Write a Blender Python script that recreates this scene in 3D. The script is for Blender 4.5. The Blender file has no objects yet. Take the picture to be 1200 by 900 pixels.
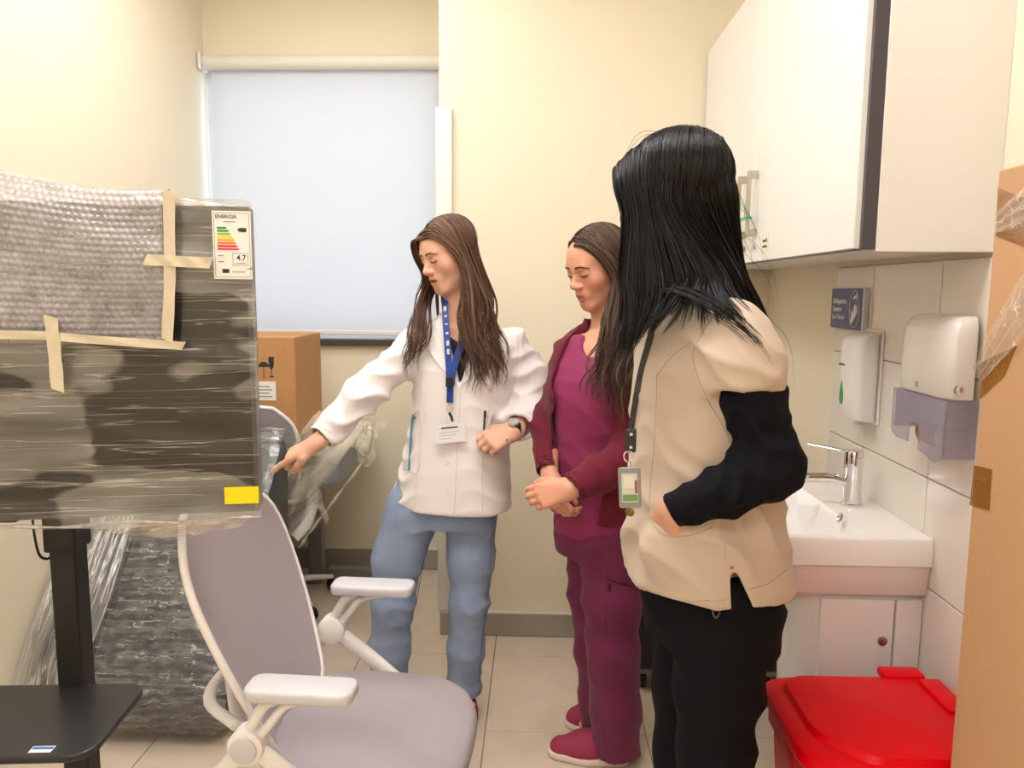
import bpy, bmesh, math, random
import numpy as np
from mathutils import Vector, Matrix
from mathutils.bvhtree import BVHTree

# ------------------------------------------------------------------ camera, world, exposure
scene = bpy.context.scene
COL = scene.collection
FPX, CAM_H = 900.0, 1.45
_p = math.atan(110 / 900); _y = math.atan(30 / 900 * math.cos(_p)); _r = math.radians(.4)
c_f = Vector((-math.sin(_y) * math.cos(_p), math.cos(_y) * math.cos(_p), -math.sin(_p)))
_cr = Vector((math.cos(_y), math.sin(_y), 0)); _cu = _cr.cross(c_f)
c_r = _cr * math.cos(_r) + _cu * math.sin(_r)
c_u = -_cr * math.sin(_r) + _cu * math.cos(_r)
C0 = Vector((0, 0, CAM_H))
cam_data = bpy.data.cameras.new('camera'); cam = bpy.data.objects.new('camera', cam_data); COL.objects.link(cam)
cam_data.sensor_width = 36; cam_data.lens = 36 * FPX / 1200; cam_data.clip_start = .05
cam.matrix_world = Matrix(((c_r.x, c_u.x, -c_f.x, 0), (c_r.y, c_u.y, -c_f.y, 0), (c_r.z, c_u.z, -c_f.z, CAM_H), (0, 0, 0, 1)))
scene.camera = cam

world = bpy.data.worlds.new('world'); scene.world = world; world.use_nodes = True
bg = world.node_tree.nodes['Background']; bg.inputs[0].default_value = (.76, .87, 1, 1); bg.inputs[1].default_value = 3.2
vs = scene.view_settings
vs.view_transform = 'Standard'; vs.look = 'None'; vs.gamma = 1; vs.use_curve_mapping = False; vs.exposure = 0.2
LAMP = 12.5            # strength of the ceiling panels

def P(px, py, d):      # the point of the place seen at a photo position, d metres in front of the camera along the room
    v = c_f + c_r * ((px - 600) / FPX) - c_u * ((py - 450) / FPX)
    return C0 + v * (d / v.y)
def PZ(px, py, z):
    v = c_f + c_r * ((px - 600) / FPX) - c_u * ((py - 450) / FPX)
    return C0 + v * ((z - CAM_H) / v.z)
def PX(px, py, x):
    v = c_f + c_r * ((px - 600) / FPX) - c_u * ((py - 450) / FPX)
    return C0 + v * (x / v.x)

# ------------------------------------------------------------------ helpers: colour, material
rng = random.Random(5); nrg = np.random.default_rng(7)
def lin(h):
    if not isinstance(h, str): return tuple(h) + ((1,) if len(h) == 3 else ())
    h = h.lstrip('#'); o = []
    for i in (0, 2, 4):
        v = int(h[i:i + 2], 16) / 255; o.append(v / 12.92 if v <= .04045 else ((v + .055) / 1.055) ** 2.4)
    return tuple(o) + (1,)
MATS = {}
def mat(name, col, rough=.5, metal=0, bump=0, scale=40, var=0, spec=.5, stretch=(1, 1, 1), trans=0, coat=0, sheen=0, subs=0, attr=None, detail=3):
    if name in MATS: return MATS[name]
    m = bpy.data.materials.new(name); m.use_nodes = True; nt = m.node_tree; N = nt.nodes; L = nt.links
    b = N['Principled BSDF']; c = lin(col)
    b.inputs['Base Color'].default_value = c; b.inputs['Roughness'].default_value = rough; b.inputs['Metallic'].default_value = metal
    b.inputs['Specular IOR Level'].default_value = spec; b.inputs['Transmission Weight'].default_value = trans
    b.inputs['Coat Weight'].default_value = coat; b.inputs['Sheen Weight'].default_value = sheen
    if subs: b.inputs['Subsurface Weight'].default_value = subs; b.inputs['Subsurface Radius'].default_value = (.02, .008, .004)
    tc = N.new('ShaderNodeTexCoord'); mp = N.new('ShaderNodeMapping'); L.new(tc.outputs['Object'], mp.inputs[0]); mp.inputs['Scale'].default_value = stretch
    nz = N.new('ShaderNodeTexNoise'); nz.inputs['Scale'].default_value = scale; nz.inputs['Detail'].default_value = detail; L.new(mp.outputs[0], nz.inputs[0])
    src = None
    if attr:
        a = N.new('ShaderNodeAttribute'); a.attribute_name = attr; src = a.outputs['Color']; L.new(src, b.inputs['Base Color'])
    if var:
        mx = N.new('ShaderNodeMix'); mx.data_type = 'RGBA'; mx.blend_type = 'MULTIPLY'; mx.inputs[0].default_value = 1
        rp = N.new('ShaderNodeMapRange'); rp.inputs[1].default_value = .3; rp.inputs[2].default_value = .7; rp.inputs[3].default_value = 1 - var; rp.inputs[4].default_value = 1 + var * .5
        L.new(nz.outputs['Fac'], rp.inputs[0]); cb = N.new('ShaderNodeCombineColor')
        for i in range(3): L.new(rp.outputs[0], cb.inputs[i])
        if src: L.new(src, mx.inputs[6])
        else: mx.inputs[6].default_value = c
        L.new(cb.outputs[0], mx.inputs[7]); L.new(mx.outputs[2], b.inputs['Base Color'])
    if bump:
        bp = N.new('ShaderNodeBump'); bp.inputs['Strength'].default_value = bump; bp.inputs['Distance'].default_value = .004
        L.new(nz.outputs['Fac'], bp.inputs['Height']); L.new(bp.outputs[0], b.inputs['Normal'])
    MATS[name] = m; return m
def film_mat(name, haze, tint, stretch, scale, lo, hi, blotch=0, rough=.18, bump=.35, lines=None, bt=.585):
    """stretch film: clear where it lies tight, milky and glossy along its folds"""
    if name in MATS: return MATS[name]
    m = bpy.data.materials.new(name); m.use_nodes = True; nt = m.node_tree; N = nt.nodes; L = nt.links
    b = N['Principled BSDF']; out = N['Material Output']; b.inputs['Base Color'].default_value = lin(tint); b.inputs['Roughness'].default_value = rough
    tr = N.new('ShaderNodeBsdfTransparent'); gl = N.new('ShaderNodeBsdfGlossy'); gl.inputs['Roughness'].default_value = rough
    fr = N.new('ShaderNodeLayerWeight'); fr.inputs[0].default_value = .5; f1 = N.new('ShaderNodeMath'); f1.operation = 'POWER'; f1.inputs[1].default_value = 4; f2 = N.new('ShaderNodeMath'); f2.operation = 'MULTIPLY_ADD'; f2.inputs[1].default_value = .7; f2.inputs[2].default_value = .05; L.new(fr.outputs['Facing'], f1.inputs[0]); L.new(f1.outputs[0], f2.inputs[0])
    tc = N.new('ShaderNodeTexCoord'); mp = N.new('ShaderNodeMapping'); mp.inputs['Scale'].default_value = stretch; L.new(tc.outputs['Object'], mp.inputs[0])
    nz = N.new('ShaderNodeTexNoise'); nz.inputs['Scale'].default_value = scale; nz.inputs['Detail'].default_value = 5; nz.inputs['Distortion'].default_value = .4; L.new(mp.outputs[0], nz.inputs[0])
    rp = N.new('ShaderNodeMapRange'); rp.inputs[1].default_value = lo; rp.inputs[2].default_value = hi; rp.inputs[3].default_value = haze[0]; rp.inputs[4].default_value = haze[1]
    L.new(nz.outputs['Fac'], rp.inputs[0]); fac = rp.outputs[0]
    if blotch:      # patches where the film clings to the surface below and turns clear
        n2 = N.new('ShaderNodeTexNoise'); n2.inputs['Scale'].default_value = blotch; n2.inputs['Detail'].default_value = 2.5
        m2 = N.new('ShaderNodeMapping'); m2.inputs['Scale'].default_value = (.55, 1, 1.25); L.new(tc.outputs['Object'], m2.inputs[0]); L.new(m2.outputs[0], n2.inputs[0])
        r2 = N.new('ShaderNodeMapRange'); r2.inputs[1].default_value = bt; r2.inputs[2].default_value = bt + .02; r2.inputs[3].default_value = 1; r2.inputs[4].default_value = .08
        L.new(n2.outputs['Fac'], r2.inputs[0]); mu = N.new('ShaderNodeMath'); mu.operation = 'MULTIPLY'; L.new(fac, mu.inputs[0]); L.new(r2.outputs[0], mu.inputs[1]); fac = mu.outputs[0]
    if lines:       # white highlight streaks painted along creases: stretch, scale, width, opacity
        m4 = N.new('ShaderNodeMapping'); m4.inputs['Scale'].default_value = lines[0]; L.new(tc.outputs['Object'], m4.inputs[0])
        n4 = N.new('ShaderNodeTexNoise'); n4.inputs['Scale'].default_value = lines[1]; n4.inputs['Detail'].default_value = 3; n4.inputs['Distortion'].default_value = .05; L.new(m4.outputs[0], n4.inputs[0])
        s4 = N.new('ShaderNodeMath'); s4.operation = 'SUBTRACT'; s4.inputs[1].default_value = .5; L.new(n4.outputs['Fac'], s4.inputs[0])
        a4 = N.new('ShaderNodeMath'); a4.operation = 'ABSOLUTE'; L.new(s4.outputs[0], a4.inputs[0])
        r4 = N.new('ShaderNodeMapRange'); r4.inputs[1].default_value = 0; r4.inputs[2].default_value = lines[2]; r4.inputs[3].default_value = lines[3]; r4.inputs[4].default_value = 0; L.new(a4.outputs[0], r4.inputs[0])
        g4 = N.new('ShaderNodeMath'); g4.operation = 'MULTIPLY'; L.new(r4.outputs[0], g4.inputs[0]); L.new(nz.outputs['Fac'], g4.inputs[1])
        x4 = N.new('ShaderNodeMath'); x4.operation = 'ADD'; x4.use_clamp = True; L.new(fac, x4.inputs[0]); L.new(g4.outputs[0], x4.inputs[1]); fac = x4.outputs[0]
    bp = N.new('ShaderNodeBump'); bp.inputs['Strength'].default_value = bump; bp.inputs['Distance'].default_value = .006
    L.new(nz.outputs['Fac'], bp.inputs['Height'])
    for n in (b, gl, fr): L.new(bp.outputs[0], n.inputs['Normal'])
    m1 = N.new('ShaderNodeMixShader'); L.new(fac, m1.inputs[0]); L.new(tr.outputs[0], m1.inputs[1]); L.new(b.outputs[0], m1.inputs[2])
    m3 = N.new('ShaderNodeMixShader'); L.new(f2.outputs[0], m3.inputs[0]); L.new(m1.outputs[0], m3.inputs[1]); L.new(gl.outputs[0], m3.inputs[2])
    L.new(m3.outputs[0], out.inputs[0]); MATS[name] = m; return m
def emit_mat(name, col, s):
    m = bpy.data.materials.new(name); m.use_nodes = True; N = m.node_tree.nodes; b = N['Principled BSDF']
    b.inputs['Base Color'].default_value = lin(col); b.inputs['Emission Color'].default_value = lin(col); b.inputs['Emission Strength'].default_value = s
    return m

# ------------------------------------------------------------------ helpers: objects
def wmat(o):
    m = o.matrix_basis.copy()
    return wmat(o.parent) @ o.matrix_parent_inverse @ m if o.parent else m
def finish(o, parent, local):
    COL.objects.link(o)
    if parent:
        o.parent = parent
        if not local: o.matrix_parent_inverse = wmat(parent).inverted()
def tag(o, label=None, cat=None, group=None, kind=None):
    for k, v in (('label', label), ('category', cat), ('group', group), ('kind', kind)):
        if v: o[k] = v
    return o
def thing(name, label, cat, loc=(0, 0, 0), rz=0, group=None):
    o = bpy.data.objects.new(name, None); COL.objects.link(o); o.empty_display_size = .05
    o.location = loc; o.rotation_euler = (0, 0, rz)
    return tag(o, label, cat, group)
def obj(name, me, m, parent=None, local=False, smooth=None, label=None):
    if isinstance(me, MB): me = me.mesh(name)
    o = bpy.data.objects.new(name, me)
    if m is not None:
        me.materials.clear()
        for q in (m if isinstance(m, (list, tuple)) else [m]): me.materials.append(q)
    if smooth is True: me.shade_smooth()
    elif smooth: me.shade_smooth(); me.set_sharp_from_angle(angle=math.radians(smooth))
    finish(o, parent, local)
    if label: o['label'] = label
    return o
def copy_tree(o, parent=None):
    c = o.copy(); COL.objects.link(c); c.parent = parent
    if parent: c.matrix_parent_inverse = o.matrix_parent_inverse.copy()
    for ch in list(o.children): copy_tree(ch, c)
    return c

class MB:
    """collects shapes for one mesh"""
    def __init__(s): s.v = []; s.f = []; s.mi = []
    def add(s, vs, fs, mi=0):
        n = len(s.v); s.v += [tuple(v) for v in vs]; s.f += [tuple(i + n for i in f) for f in fs]; s.mi += [mi] * len(fs); return s
    def bm(s, bm, mi=0, M=None):
        bm.verts.index_update()
        s.add([(M @ v.co if M else v.co) for v in bm.verts], [[v.index for v in f.verts] for f in bm.faces], mi); bm.free(); return s
    def box(s, lo, hi, bev=0, seg=2, M=None, mi=0):
        b = bmesh.new(); bmesh.ops.create_cube(b, size=1)
        for v in b.verts: v.co = Vector([(lo[i] + hi[i]) / 2 + v.co[i] * (hi[i] - lo[i]) for i in range(3)])
        if bev: bmesh.ops.bevel(b, geom=b.edges[:], offset=bev, segments=seg, profile=.5, affect='EDGES')
        return s.bm(b, mi, M)
    def loft(s, rings, caps=True, closed=True, mi=0):
        n = len(rings[0]); vs = [p for r in rings for p in r]; fs = []
        for i in range(len(rings) - 1):
            for j in range(n if closed else n - 1):
                k = (j + 1) % n; fs.append((i * n + j, i * n + k, (i + 1) * n + k, (i + 1) * n + j))
        if caps: fs.append(tuple(range(n))[::-1]); fs.append(tuple((len(rings) - 1) * n + j for j in range(n)))
        return s.add(vs, fs, mi)
    def tube(s, pts, r, sides=10, mi=0, flat=1.0, up=None, caps=True):
        pts = [Vector(p) for p in pts]; n = len(pts); rings = []; prev = None
        for i, p in enumerate(pts):
            t = (pts[min(i + 1, n - 1)] - pts[max(i - 1, 0)]).normalized()
            if prev is None:
                a = Vector(up) if up is not None else (Vector((0, 0, 1)) if abs(t.z) < .9 else Vector((1, 0, 0)))
            else: a = prev
            a = (a - t * a.dot(t)).normalized(); prev = a; b = t.cross(a)
            rr = r(i / (n - 1)) if callable(r) else r
            rings.append([p + (a * math.cos(q) * flat + b * math.sin(q)) * rr for q in (2 * math.pi * k / sides for k in range(sides))])
        return s.loft(rings, caps, True, mi)
    def prism(s, poly, depth, M, bev=0, mi=0):
        """outline in x,y of M's frame, extruded along z by depth"""
        b = bmesh.new(); vv = [b.verts.new((x, y, 0)) for x, y in poly]; f = b.faces.new(vv)
        r = bmesh.ops.extrude_face_region(b, geom=[f])
        for v in r['geom']:
            if isinstance(v, bmesh.types.BMVert): v.co.z += depth
        bmesh.ops.recalc_face_normals(b, faces=b.faces[:])
        if bev: bmesh.ops.bevel(b, geom=b.edges[:], offset=bev, segments=2, profile=.5, affect='EDGES')
        return s.bm(b, mi, M)
    def lathe(s, prof, c, axis=(0, 0, 1), sides=24, mi=0):
        q = Vector((0, 0, 1)).rotation_difference(Vector(axis)).to_matrix(); c = Vector(c)
        rings = [[c + q @ Vector((r * math.cos(2 * math.pi * k / sides), r * math.sin(2 * math.pi * k / sides), z)) for k in range(sides)] for r, z in prof]
        return s.loft(rings, True, True, mi)
    def grid(s, fn, nu, nv, mi=0):
        vs = [fn(i / nu, j / nv) for i in range(nu + 1) for j in range(nv + 1)]; w = nv + 1
        return s.add(vs, [(i * w + j, (i + 1) * w + j, (i + 1) * w + j + 1, i * w + j + 1) for i in range(nu) for j in range(nv)], mi)
    def sheet(s, fn, nu, nv, th, nrm, mi=0):
        """grid with thickness th along nrm"""
        nrm = Vector(nrm); n = (nu + 1) * (nv + 1); w = nv + 1
        top = [Vector(fn(i / nu, j / nv)) for i in range(nu + 1) for j in range(nv + 1)]
        vs = top + [p - nrm * th for p in top]; fs = []
        for i in range(nu):
            for j in range(nv):
                q = (i * w + j, (i + 1) * w + j, (i + 1) * w + j + 1, i * w + j + 1); fs += [q, tuple(n + k for k in q[::-1])]
        bd = [i * w for i in range(nu)] + [nu * w + j for j in range(nv)] + [i * w + nv for i in range(nu, 0, -1)] + list(range(nv, 0, -1))
        for k in range(len(bd)):
            a, b = bd[k], bd[(k + 1) % len(bd)]; fs.append((a, a + n, b + n, b))
        return s.add(vs, fs, mi)
    def mesh(s, name):
        me = bpy.data.meshes.new(name); me.from_pydata(s.v, [], s.f)
        if any(s.mi): me.polygons.foreach_set('material_index', s.mi)
        me.update()
        b = bmesh.new(); b.from_mesh(me); bmesh.ops.recalc_face_normals(b, faces=b.faces[:]); b.to_mesh(me); b.free()
        return me
def frame(o, x, y):
    x = Vector(x).normalized(); y = Vector(y); y = (y - x * x.dot(y)).normalized(); z = x.cross(y); o = Vector(o)
    return Matrix(((x.x, y.x, z.x, o.x), (x.y, y.y, z.y, o.y), (x.z, y.z, z.z, o.z), (0, 0, 0, 1)))
def rrect(w, h, r, n=5, cx=0, cy=0):
    o = []
    for k, (sx, sy) in enumerate(((1, 1), (-1, 1), (-1, -1), (1, -1))):
        for i in range(n + 1):
            a = math.pi / 2 * (k + i / n); o.append((cx + sx * (w / 2 - r) + r * math.cos(a), cy + sy * (h / 2 - r) + r * math.sin(a)))
    return o
def spline(pts, n):
    pts = [np.array(p, float) for p in pts]; q = [2 * pts[0] - pts[1]] + pts + [2 * pts[-1] - pts[-2]]; m = len(pts) - 1; out = []
    for i in range(n):
        t = i / (n - 1) * m; k = min(int(t), m - 1); t -= k; a, b, c, d = q[k:k + 4]
        out.append(.5 * (2 * b + (c - a) * t + (2 * a - 5 * b + 4 * c - d) * t * t + (3 * b - a - 3 * c + d) * t ** 3))
    return out
def text(name, body, size, M, m, parent, depth=.0004, align='LEFT', bold=False):
    cu = bpy.data.curves.new(name, 'FONT'); cu.body = body; cu.size = size; cu.extrude = depth; cu.align_x = align; cu.resolution_u = 2
    if bold: cu.offset = size * .018
    t = bpy.data.objects.new(name, cu); COL.objects.link(t)
    me = bpy.data.meshes.new_from_object(t.evaluated_get(bpy.context.evaluated_depsgraph_get()))
    bpy.data.objects.remove(t); bpy.data.curves.remove(cu); me.transform(M); me.name = name
    return obj(name, me, m, parent)

# ------------------------------------------------------------------ materials
WALL = mat('wall_paint', (.88, .79, .625), .6, bump=.03, scale=220, spec=.3)
WHITE = mat('white_paint', '#EDEBE6', .45)
CEIL = mat('ceiling_paint', '#F3F1EA', .8)
LAMI = mat('white_laminate', '#EFEDEA', .28, bump=.02, scale=90)
STEEL = mat('brushed_steel', '#B9B2A6', .32, 1, bump=.05, scale=60, stretch=(1, 1, 30))
CHROME = mat('chrome', '#E3E3E3', .07, 1)
BLACK = mat('black_plastic', '#141415', .4)
BLACKM = mat('black_powder_coat', '#1B1B1C', .5, bump=.05, scale=500)
GREYP = mat('light_grey_plastic', '#CCCBD1', .42)
WPLAS = mat('white_plastic', '#ECE8E6', .3)
PAPER = mat('white_paper', '#F2F0EC', .6)
INK = mat('dark_print', '#2B2B2E', .6)
# ------------------------------------------------------------------ the room
XL, XR, DB, DW, DF, ZC = -1.64, .915, 3.10, 3.85, -1.6, 2.98
FLOORM = mat('floor_base', '#8F7F6C', .7)
def struct(name, mb, m, parent=None, smooth=None): return tag(obj(name, mb, m, parent, smooth=smooth), kind=None if parent else 'structure')
floor = struct('floor', MB().box((XL - .1, DF - .1, -.1), (XR + .1, DW + .1, -.004)), FLOORM)
TILE = mat('glazed_floor_tile', '#DCCBB8', .16, bump=.015, scale=9, var=.06, detail=6)
tw = .53; shared = None
xs = sorted({XL + .002, XR - .002, *[v for v in np.arange(-.16 - 4 * tw, 2, tw) if XL + .02 < v < XR - .02]})
ys = sorted({DF + .002, DW - .002, *[v for v in np.arange(2.385 - 9 * tw, 4, tw) if DF + .02 < v < DW - .02]})
for i in range(len(xs) - 1):
    for j in range(len(ys) - 1):
        w, l = xs[i + 1] - xs[i] - .003, ys[j + 1] - ys[j] - .003
        full = abs(w - tw + .003) < 1e-4 and abs(l - tw + .003) < 1e-4
        if full and shared: me = shared
        else:
            me = MB().box((-w / 2, -l / 2, -.006), (w / 2, l / 2, 0), .0012, 1).mesh('tile')
            if full: shared = me
        o = obj('tile', me, TILE, floor); o.matrix_parent_inverse = Matrix()
        o.location = ((xs[i] + xs[i + 1]) / 2, (ys[j] + ys[j + 1]) / 2, 0)
struct('ceiling', MB().box((XL - .1, DF - .1, ZC), (XR + .1, DW + .1, ZC + .1)), CEIL)
struct('wall_left', MB().box((XL - .1, DF, 0), (XL, DW, ZC)), WALL)
struct('wall_front', MB().box((XL - .1, DF - .1, 0), (XR + .1, DF, ZC)), WALL)
struct('wall_back', MB().box((-.395, DB, 0), (XR + .1, DW + .1, ZC)), WALL)
WX0, WX1, WZ0, WZ1 = XL + .005, -.47, 1.205, 2.50            # window opening
struct('wall_window', MB().box((XL - .1, DW, 0), (-.395, DW + .1, WZ0)).box((XL - .1, DW, WZ1), (-.395, DW + .1, ZC))
       .box((XL - .1, DW, WZ0), (WX0, DW + .1, WZ1)).box((WX1, DW, WZ0), (-.395, DW + .1, WZ1)), WALL)
wr = struct('wall_right', MB().box((XR, DF, 0), (XR + .1, DB, ZC)), WALL)
WT = mat('glazed_wall_tile', '#EAE2D8', .12, var=.03, scale=6)
GROUT = mat('grout', '#A89C8C', .85)
struct('grout_bed', MB().box((XR - .004, .3, 0), (XR + .01, 2.384, 1.524)), GROUT, wr)
zs = [.003, .024, .274, .524, .774, 1.024, 1.274, 1.524]; yv = [.36, .713, 1.066, 1.419, 1.772, 2.125, 2.383]; cache = {}
for i in range(len(yv) - 1):
    for j in range(len(zs) - 1):
        w, h = yv[i + 1] - yv[i] - .003, zs[j + 1] - zs[j] - .003; k = (round(w, 3), round(h, 3))
        if k not in cache: cache[k] = MB().box((-.009, -w / 2, -h / 2), (0, w / 2, h / 2), .0013, 1).mesh('tile')
        o = obj('tile', cache[k], WT, wr); o.matrix_parent_inverse = Matrix(); o.location = (XR, (yv[i] + yv[i + 1]) / 2, (zs[j] + zs[j + 1]) / 2)
# skirting with a pale lip
SKIRT = mat('grey_skirting', '#A79F95', .35, var=.04, scale=8, stretch=(1, 8, 8)); LIP = mat('skirting_lip', '#D8D3CB', .4)
def skirt(name, lo, hi, lo2, hi2):
    o = struct(name, MB().box(lo, hi, .002), SKIRT); struct('lip', MB().box(lo2, hi2, .001, 1), LIP, o); return o
skirt('baseboard_back', (-.40, DB - .014, .002), (XR, DB, .098), (-.40, DB - .016, .098), (XR, DB, .106))
skirt('baseboard_window', (XL, DW - .012, .002), (-.395, DW, .105), (XL, DW - .014, .105), (-.395, DW, .112))
skirt('baseboard_left', (XL, DF, .002), (XL + .012, DW - .014, .105), (XL, DF, .105), (XL + .014, DW - .014, .112))
# corner guard on the projecting wall
struct('trim_1', MB().box((-.403, DB - .018, .108), (-.343, DB, 2.155), .004).box((-.408, DB - .018, .108), (-.396, DB + .06, 2.155), .003), mat('corner_guard', '#E4E0DA', .4), smooth=30)
# window: frame, sill, mullion, pane
DARKF = mat('dark_bronze_frame', '#4A4038', .45)
win = struct('window_1', MB().box((WX0, DW + .02, WZ0), (WX1, DW + .07, WZ0 + .035)).box((WX0, DW + .02, WZ1 - .035), (WX1, DW + .07, WZ1))
             .box((WX0, DW + .02, WZ0 + .035), (WX0 + .03, DW + .07, WZ1 - .035)).box((WX1 - .03, DW + .02, WZ0 + .035), (WX1, DW + .07, WZ1 - .035)), mat('white_window_frame', '#DDE3E8', .4))
gm = bpy.data.materials.new('window_glass'); gm.use_nodes = True; g = gm.node_tree; gt = g.nodes.new('ShaderNodeBsdfTransparent'); gg = g.nodes.new('ShaderNodeBsdfGlossy'); gg.inputs[1].default_value = .02
gx = g.nodes.new('ShaderNodeMixShader'); gx.inputs[0].default_value = .06; gt.inputs[0].default_value = (.85, .93, 1, 1)
g.links.new(gt.outputs[0], gx.inputs[1]); g.links.new(gg.outputs[0], gx.inputs[2]); g.links.new(gx.outputs[0], g.nodes['Material Output'].inputs[0])
struct('pane', MB().box((WX0 + .03, DW + .04, WZ0 + .035), (WX1 - .03, DW + .046, WZ1 - .035)), gm, win)
struct('window_sill', MB().box((XL + .003, DW - .035, 1.168), (-.40, DW + .02, 1.2), .003), DARKF, win)
# roller blind
bl = thing('roller_blind', 'white roller blind lowered over the window, glowing with daylight', 'blind', (-1.0, DW - .05, 2.53))
BW0, BW1 = XL + .045, -.41
bm_ = bpy.data.materials.new('blind_fabric'); bm_.use_nodes = True; g = bm_.node_tree; b = g.nodes['Principled BSDF']; b.inputs['Base Color'].default_value = (.74, .73, .74, 1); b.inputs['Roughness'].default_value = .8
tl = g.nodes.new('ShaderNodeBsdfTranslucent'); tl.inputs[0].default_value = (.9, .88, .86, 1); mx = g.nodes.new('ShaderNodeMixShader'); mx.inputs[0].default_value = .4
g.links.new(b.outputs[0], mx.inputs[1]); g.links.new(tl.outputs[0], mx.inputs[2]); g.links.new(mx.outputs[0], g.nodes['Material Output'].inputs[0])
obj('fabric', MB().box((BW0, DW - .028, 1.235), (BW1, DW - .0272, 2.5)), bm_, bl)
obj('bottom_bar', MB().box((BW0, DW - .034, 1.222), (BW1, DW - .02, 1.245), .004), WPLAS, bl)
obj('tube', MB().tube([(BW0 - .02, DW - .05, 2.525), (BW1 + .0, DW - .05, 2.525)], .034, 20), mat('blind_roll', '#E9E4DC', .6), bl, smooth=40)
obj('bracket', MB().box((XL + .004, DW - .09, 2.485), (XL + .022, DW, 2.565), .006), WPLAS, bl)
obj('bead_chain', MB().tube([(XL + .03, DW - .075, 2.5), (XL + .03, DW - .07, 1.9), (XL + .031, DW - .07, 1.45)], .0022, 6), WPLAS, bl)
# ceiling lights: recessed panels of the room, the square one added as fill
def lamp(x, y, w, l, label):
    t = thing('ceiling_light', label, 'ceiling light', (x, y, ZC - .03), group='ceiling light panels')
    obj('frame', MB().box((x - w / 2 - .02, y - l / 2 - .02, ZC - .025), (x + w / 2 + .02, y + l / 2 + .02, ZC - .0005), .004), WHITE, t)
    obj('diffuser', MB().box((x - w / 2, y - l / 2, ZC - .031), (x + w / 2, y + l / 2, ZC - .0255)), LAMPM, t)
LAMPM = emit_mat('lamp_diffuser', (1, .985, .96), LAMP)
lamp(-.25, 1.3, 1.2, .6, 'oblong white light panel in the ceiling behind the photographer')
lamp(-.92, 2.6, .6, .6, 'unseen square white light panel added in the ceiling to brighten the window corner')  # added to brighten the left wall and the window recess
lamp(-.38, -1.0, 1.2, .6, 'oblong white light panel in the ceiling far behind the photographer')
# ------------------------------------------------------------------ right side: cabinet, sink, dispensers, bin, cartons
CX = .655                                                        # plane of the cabinet doors
cab = thing('wall_cabinet', 'white wall cabinet with two doors and steel handles above the sink', 'cabinet', (.8, 2.35, 1.535))
DK = mat('dark_edge_band', '#4C4B50', .4)
obj('body', MB().box((CX + .004, 1.605, 1.537), (XR, 3.085, 2.36), .001, 1), LAMI, cab)
obj('end_panel', MB().box((CX + .022, 1.588, 1.532), (XR, 1.604, 2.36), .001, 1), LAMI, cab)
obj('edge_band_gap_shade', MB().box((CX - .006, 1.590, 1.536), (CX + .0215, 1.602, 2.36)), DK, cab)  # dark door edge banding, widened to draw the shadow gap beside it
for k, (y0, y1, hy) in enumerate(((2.357, 3.08, 2.43), (1.603, 2.351, 2.318))):
    dr = obj('door', MB().box((CX - .018, y0, 1.538), (CX + .002, y1, 2.355), .0015, 1), LAMI, cab)
    obj('edge_strip', MB().box((CX - .0175, y0 + .001, 1.5355), (CX + .002, y1 - .001, 1.538)), DK, dr)
    x = CX - .048; z0, z1 = (1.612, 1.80)
    obj('handle', MB().box((x, hy - .006, z0), (x + .010, hy + .006, z1), .001, 1).box((x + .009, hy - .006, z0), (CX - .018, hy + .006, z0 + .022), .001, 1)
        .box((x + .009, hy - .006, z1 - .022), (CX - .018, hy + .006, z1), .001, 1), STEEL, dr)
    obj('lock', MB().lathe([(.009, 0), (.009, .004), (.006, .005)], (CX - .018, hy, 1.583), (-1, 0, 0), 16), STEEL, dr, smooth=40)
hx = CX - .053
zt = thing('cable_tie', 'thin green plastic tie looped around the two cabinet handles', 'cable tie', (hx, 2.37, 1.66))
obj('loop', MB().tube([(hx - .004, 2.305, 1.665), (hx - .006, 2.37, 1.664), (hx - .004, 2.44, 1.668), (hx + .018, 2.44, 1.668), (hx + .018, 2.37, 1.666), (hx + .018, 2.305, 1.665), (hx - .004, 2.305, 1.665)], .0022, 6), mat('green_plastic', '#17B583', .4), zt)
obj('tail', MB().tube([(hx - .004, 2.43, 1.667), (hx - .018, 2.455, 1.667), (hx - .03, 2.48, 1.669)], .0022, 6), MATS['green_plastic'], zt)
obj('tail', MB().tube([(hx - .002, 2.306, 1.665), (hx - .003, 2.304, 1.69), (hx - .002, 2.30, 1.71)], .0012, 6), MATS['green_plastic'], zt)
ks = thing('key_set', 'black headed keys on a ring hanging from the cabinet lock', 'keys', (CX - .03, 2.43, 1.56))
KM = mat('key_metal', '#8C8578', .3, 1)
obj('key', MB().box((CX - .046, 2.4285, 1.578), (CX - .0235, 2.4315, 1.588)), KM, ks)
obj('key_head', MB().box((CX - .062, 2.4265, 1.569), (CX - .044, 2.4335, 1.596), .003), BLACK, ks)
ring = [(CX - .064 - .012 * math.sin(a), 2.43, 1.57 + .014 * math.cos(a)) for a in np.linspace(0, 2 * math.pi, 17)]
obj('ring', MB().tube(ring, .0012, 6), KM, ks)
obj('key_head', MB().lathe([(.006, -.0035), (.013, -.0035), (.013, .0035), (.006, .0035)], (CX - .072, 2.43, 1.543), (0, 1, 0), 16), BLACK, ks)
obj('key', MB().box((CX - .076, 2.4285, 1.503), (CX - .068, 2.4315, 1.532)), KM, ks)
nl = thing('name_sticker', 'small off-white sticker with two lines of handwriting on the cabinet door', 'sticker', (CX - .0185, 2.22, 1.575))
obj('paper', MB().box((CX - .0192, 2.185, 1.563), (CX - .0182, 2.255, 1.613)), mat('sticker_paper', '#F1E8D2', .6), nl)
hw = MB()
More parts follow.
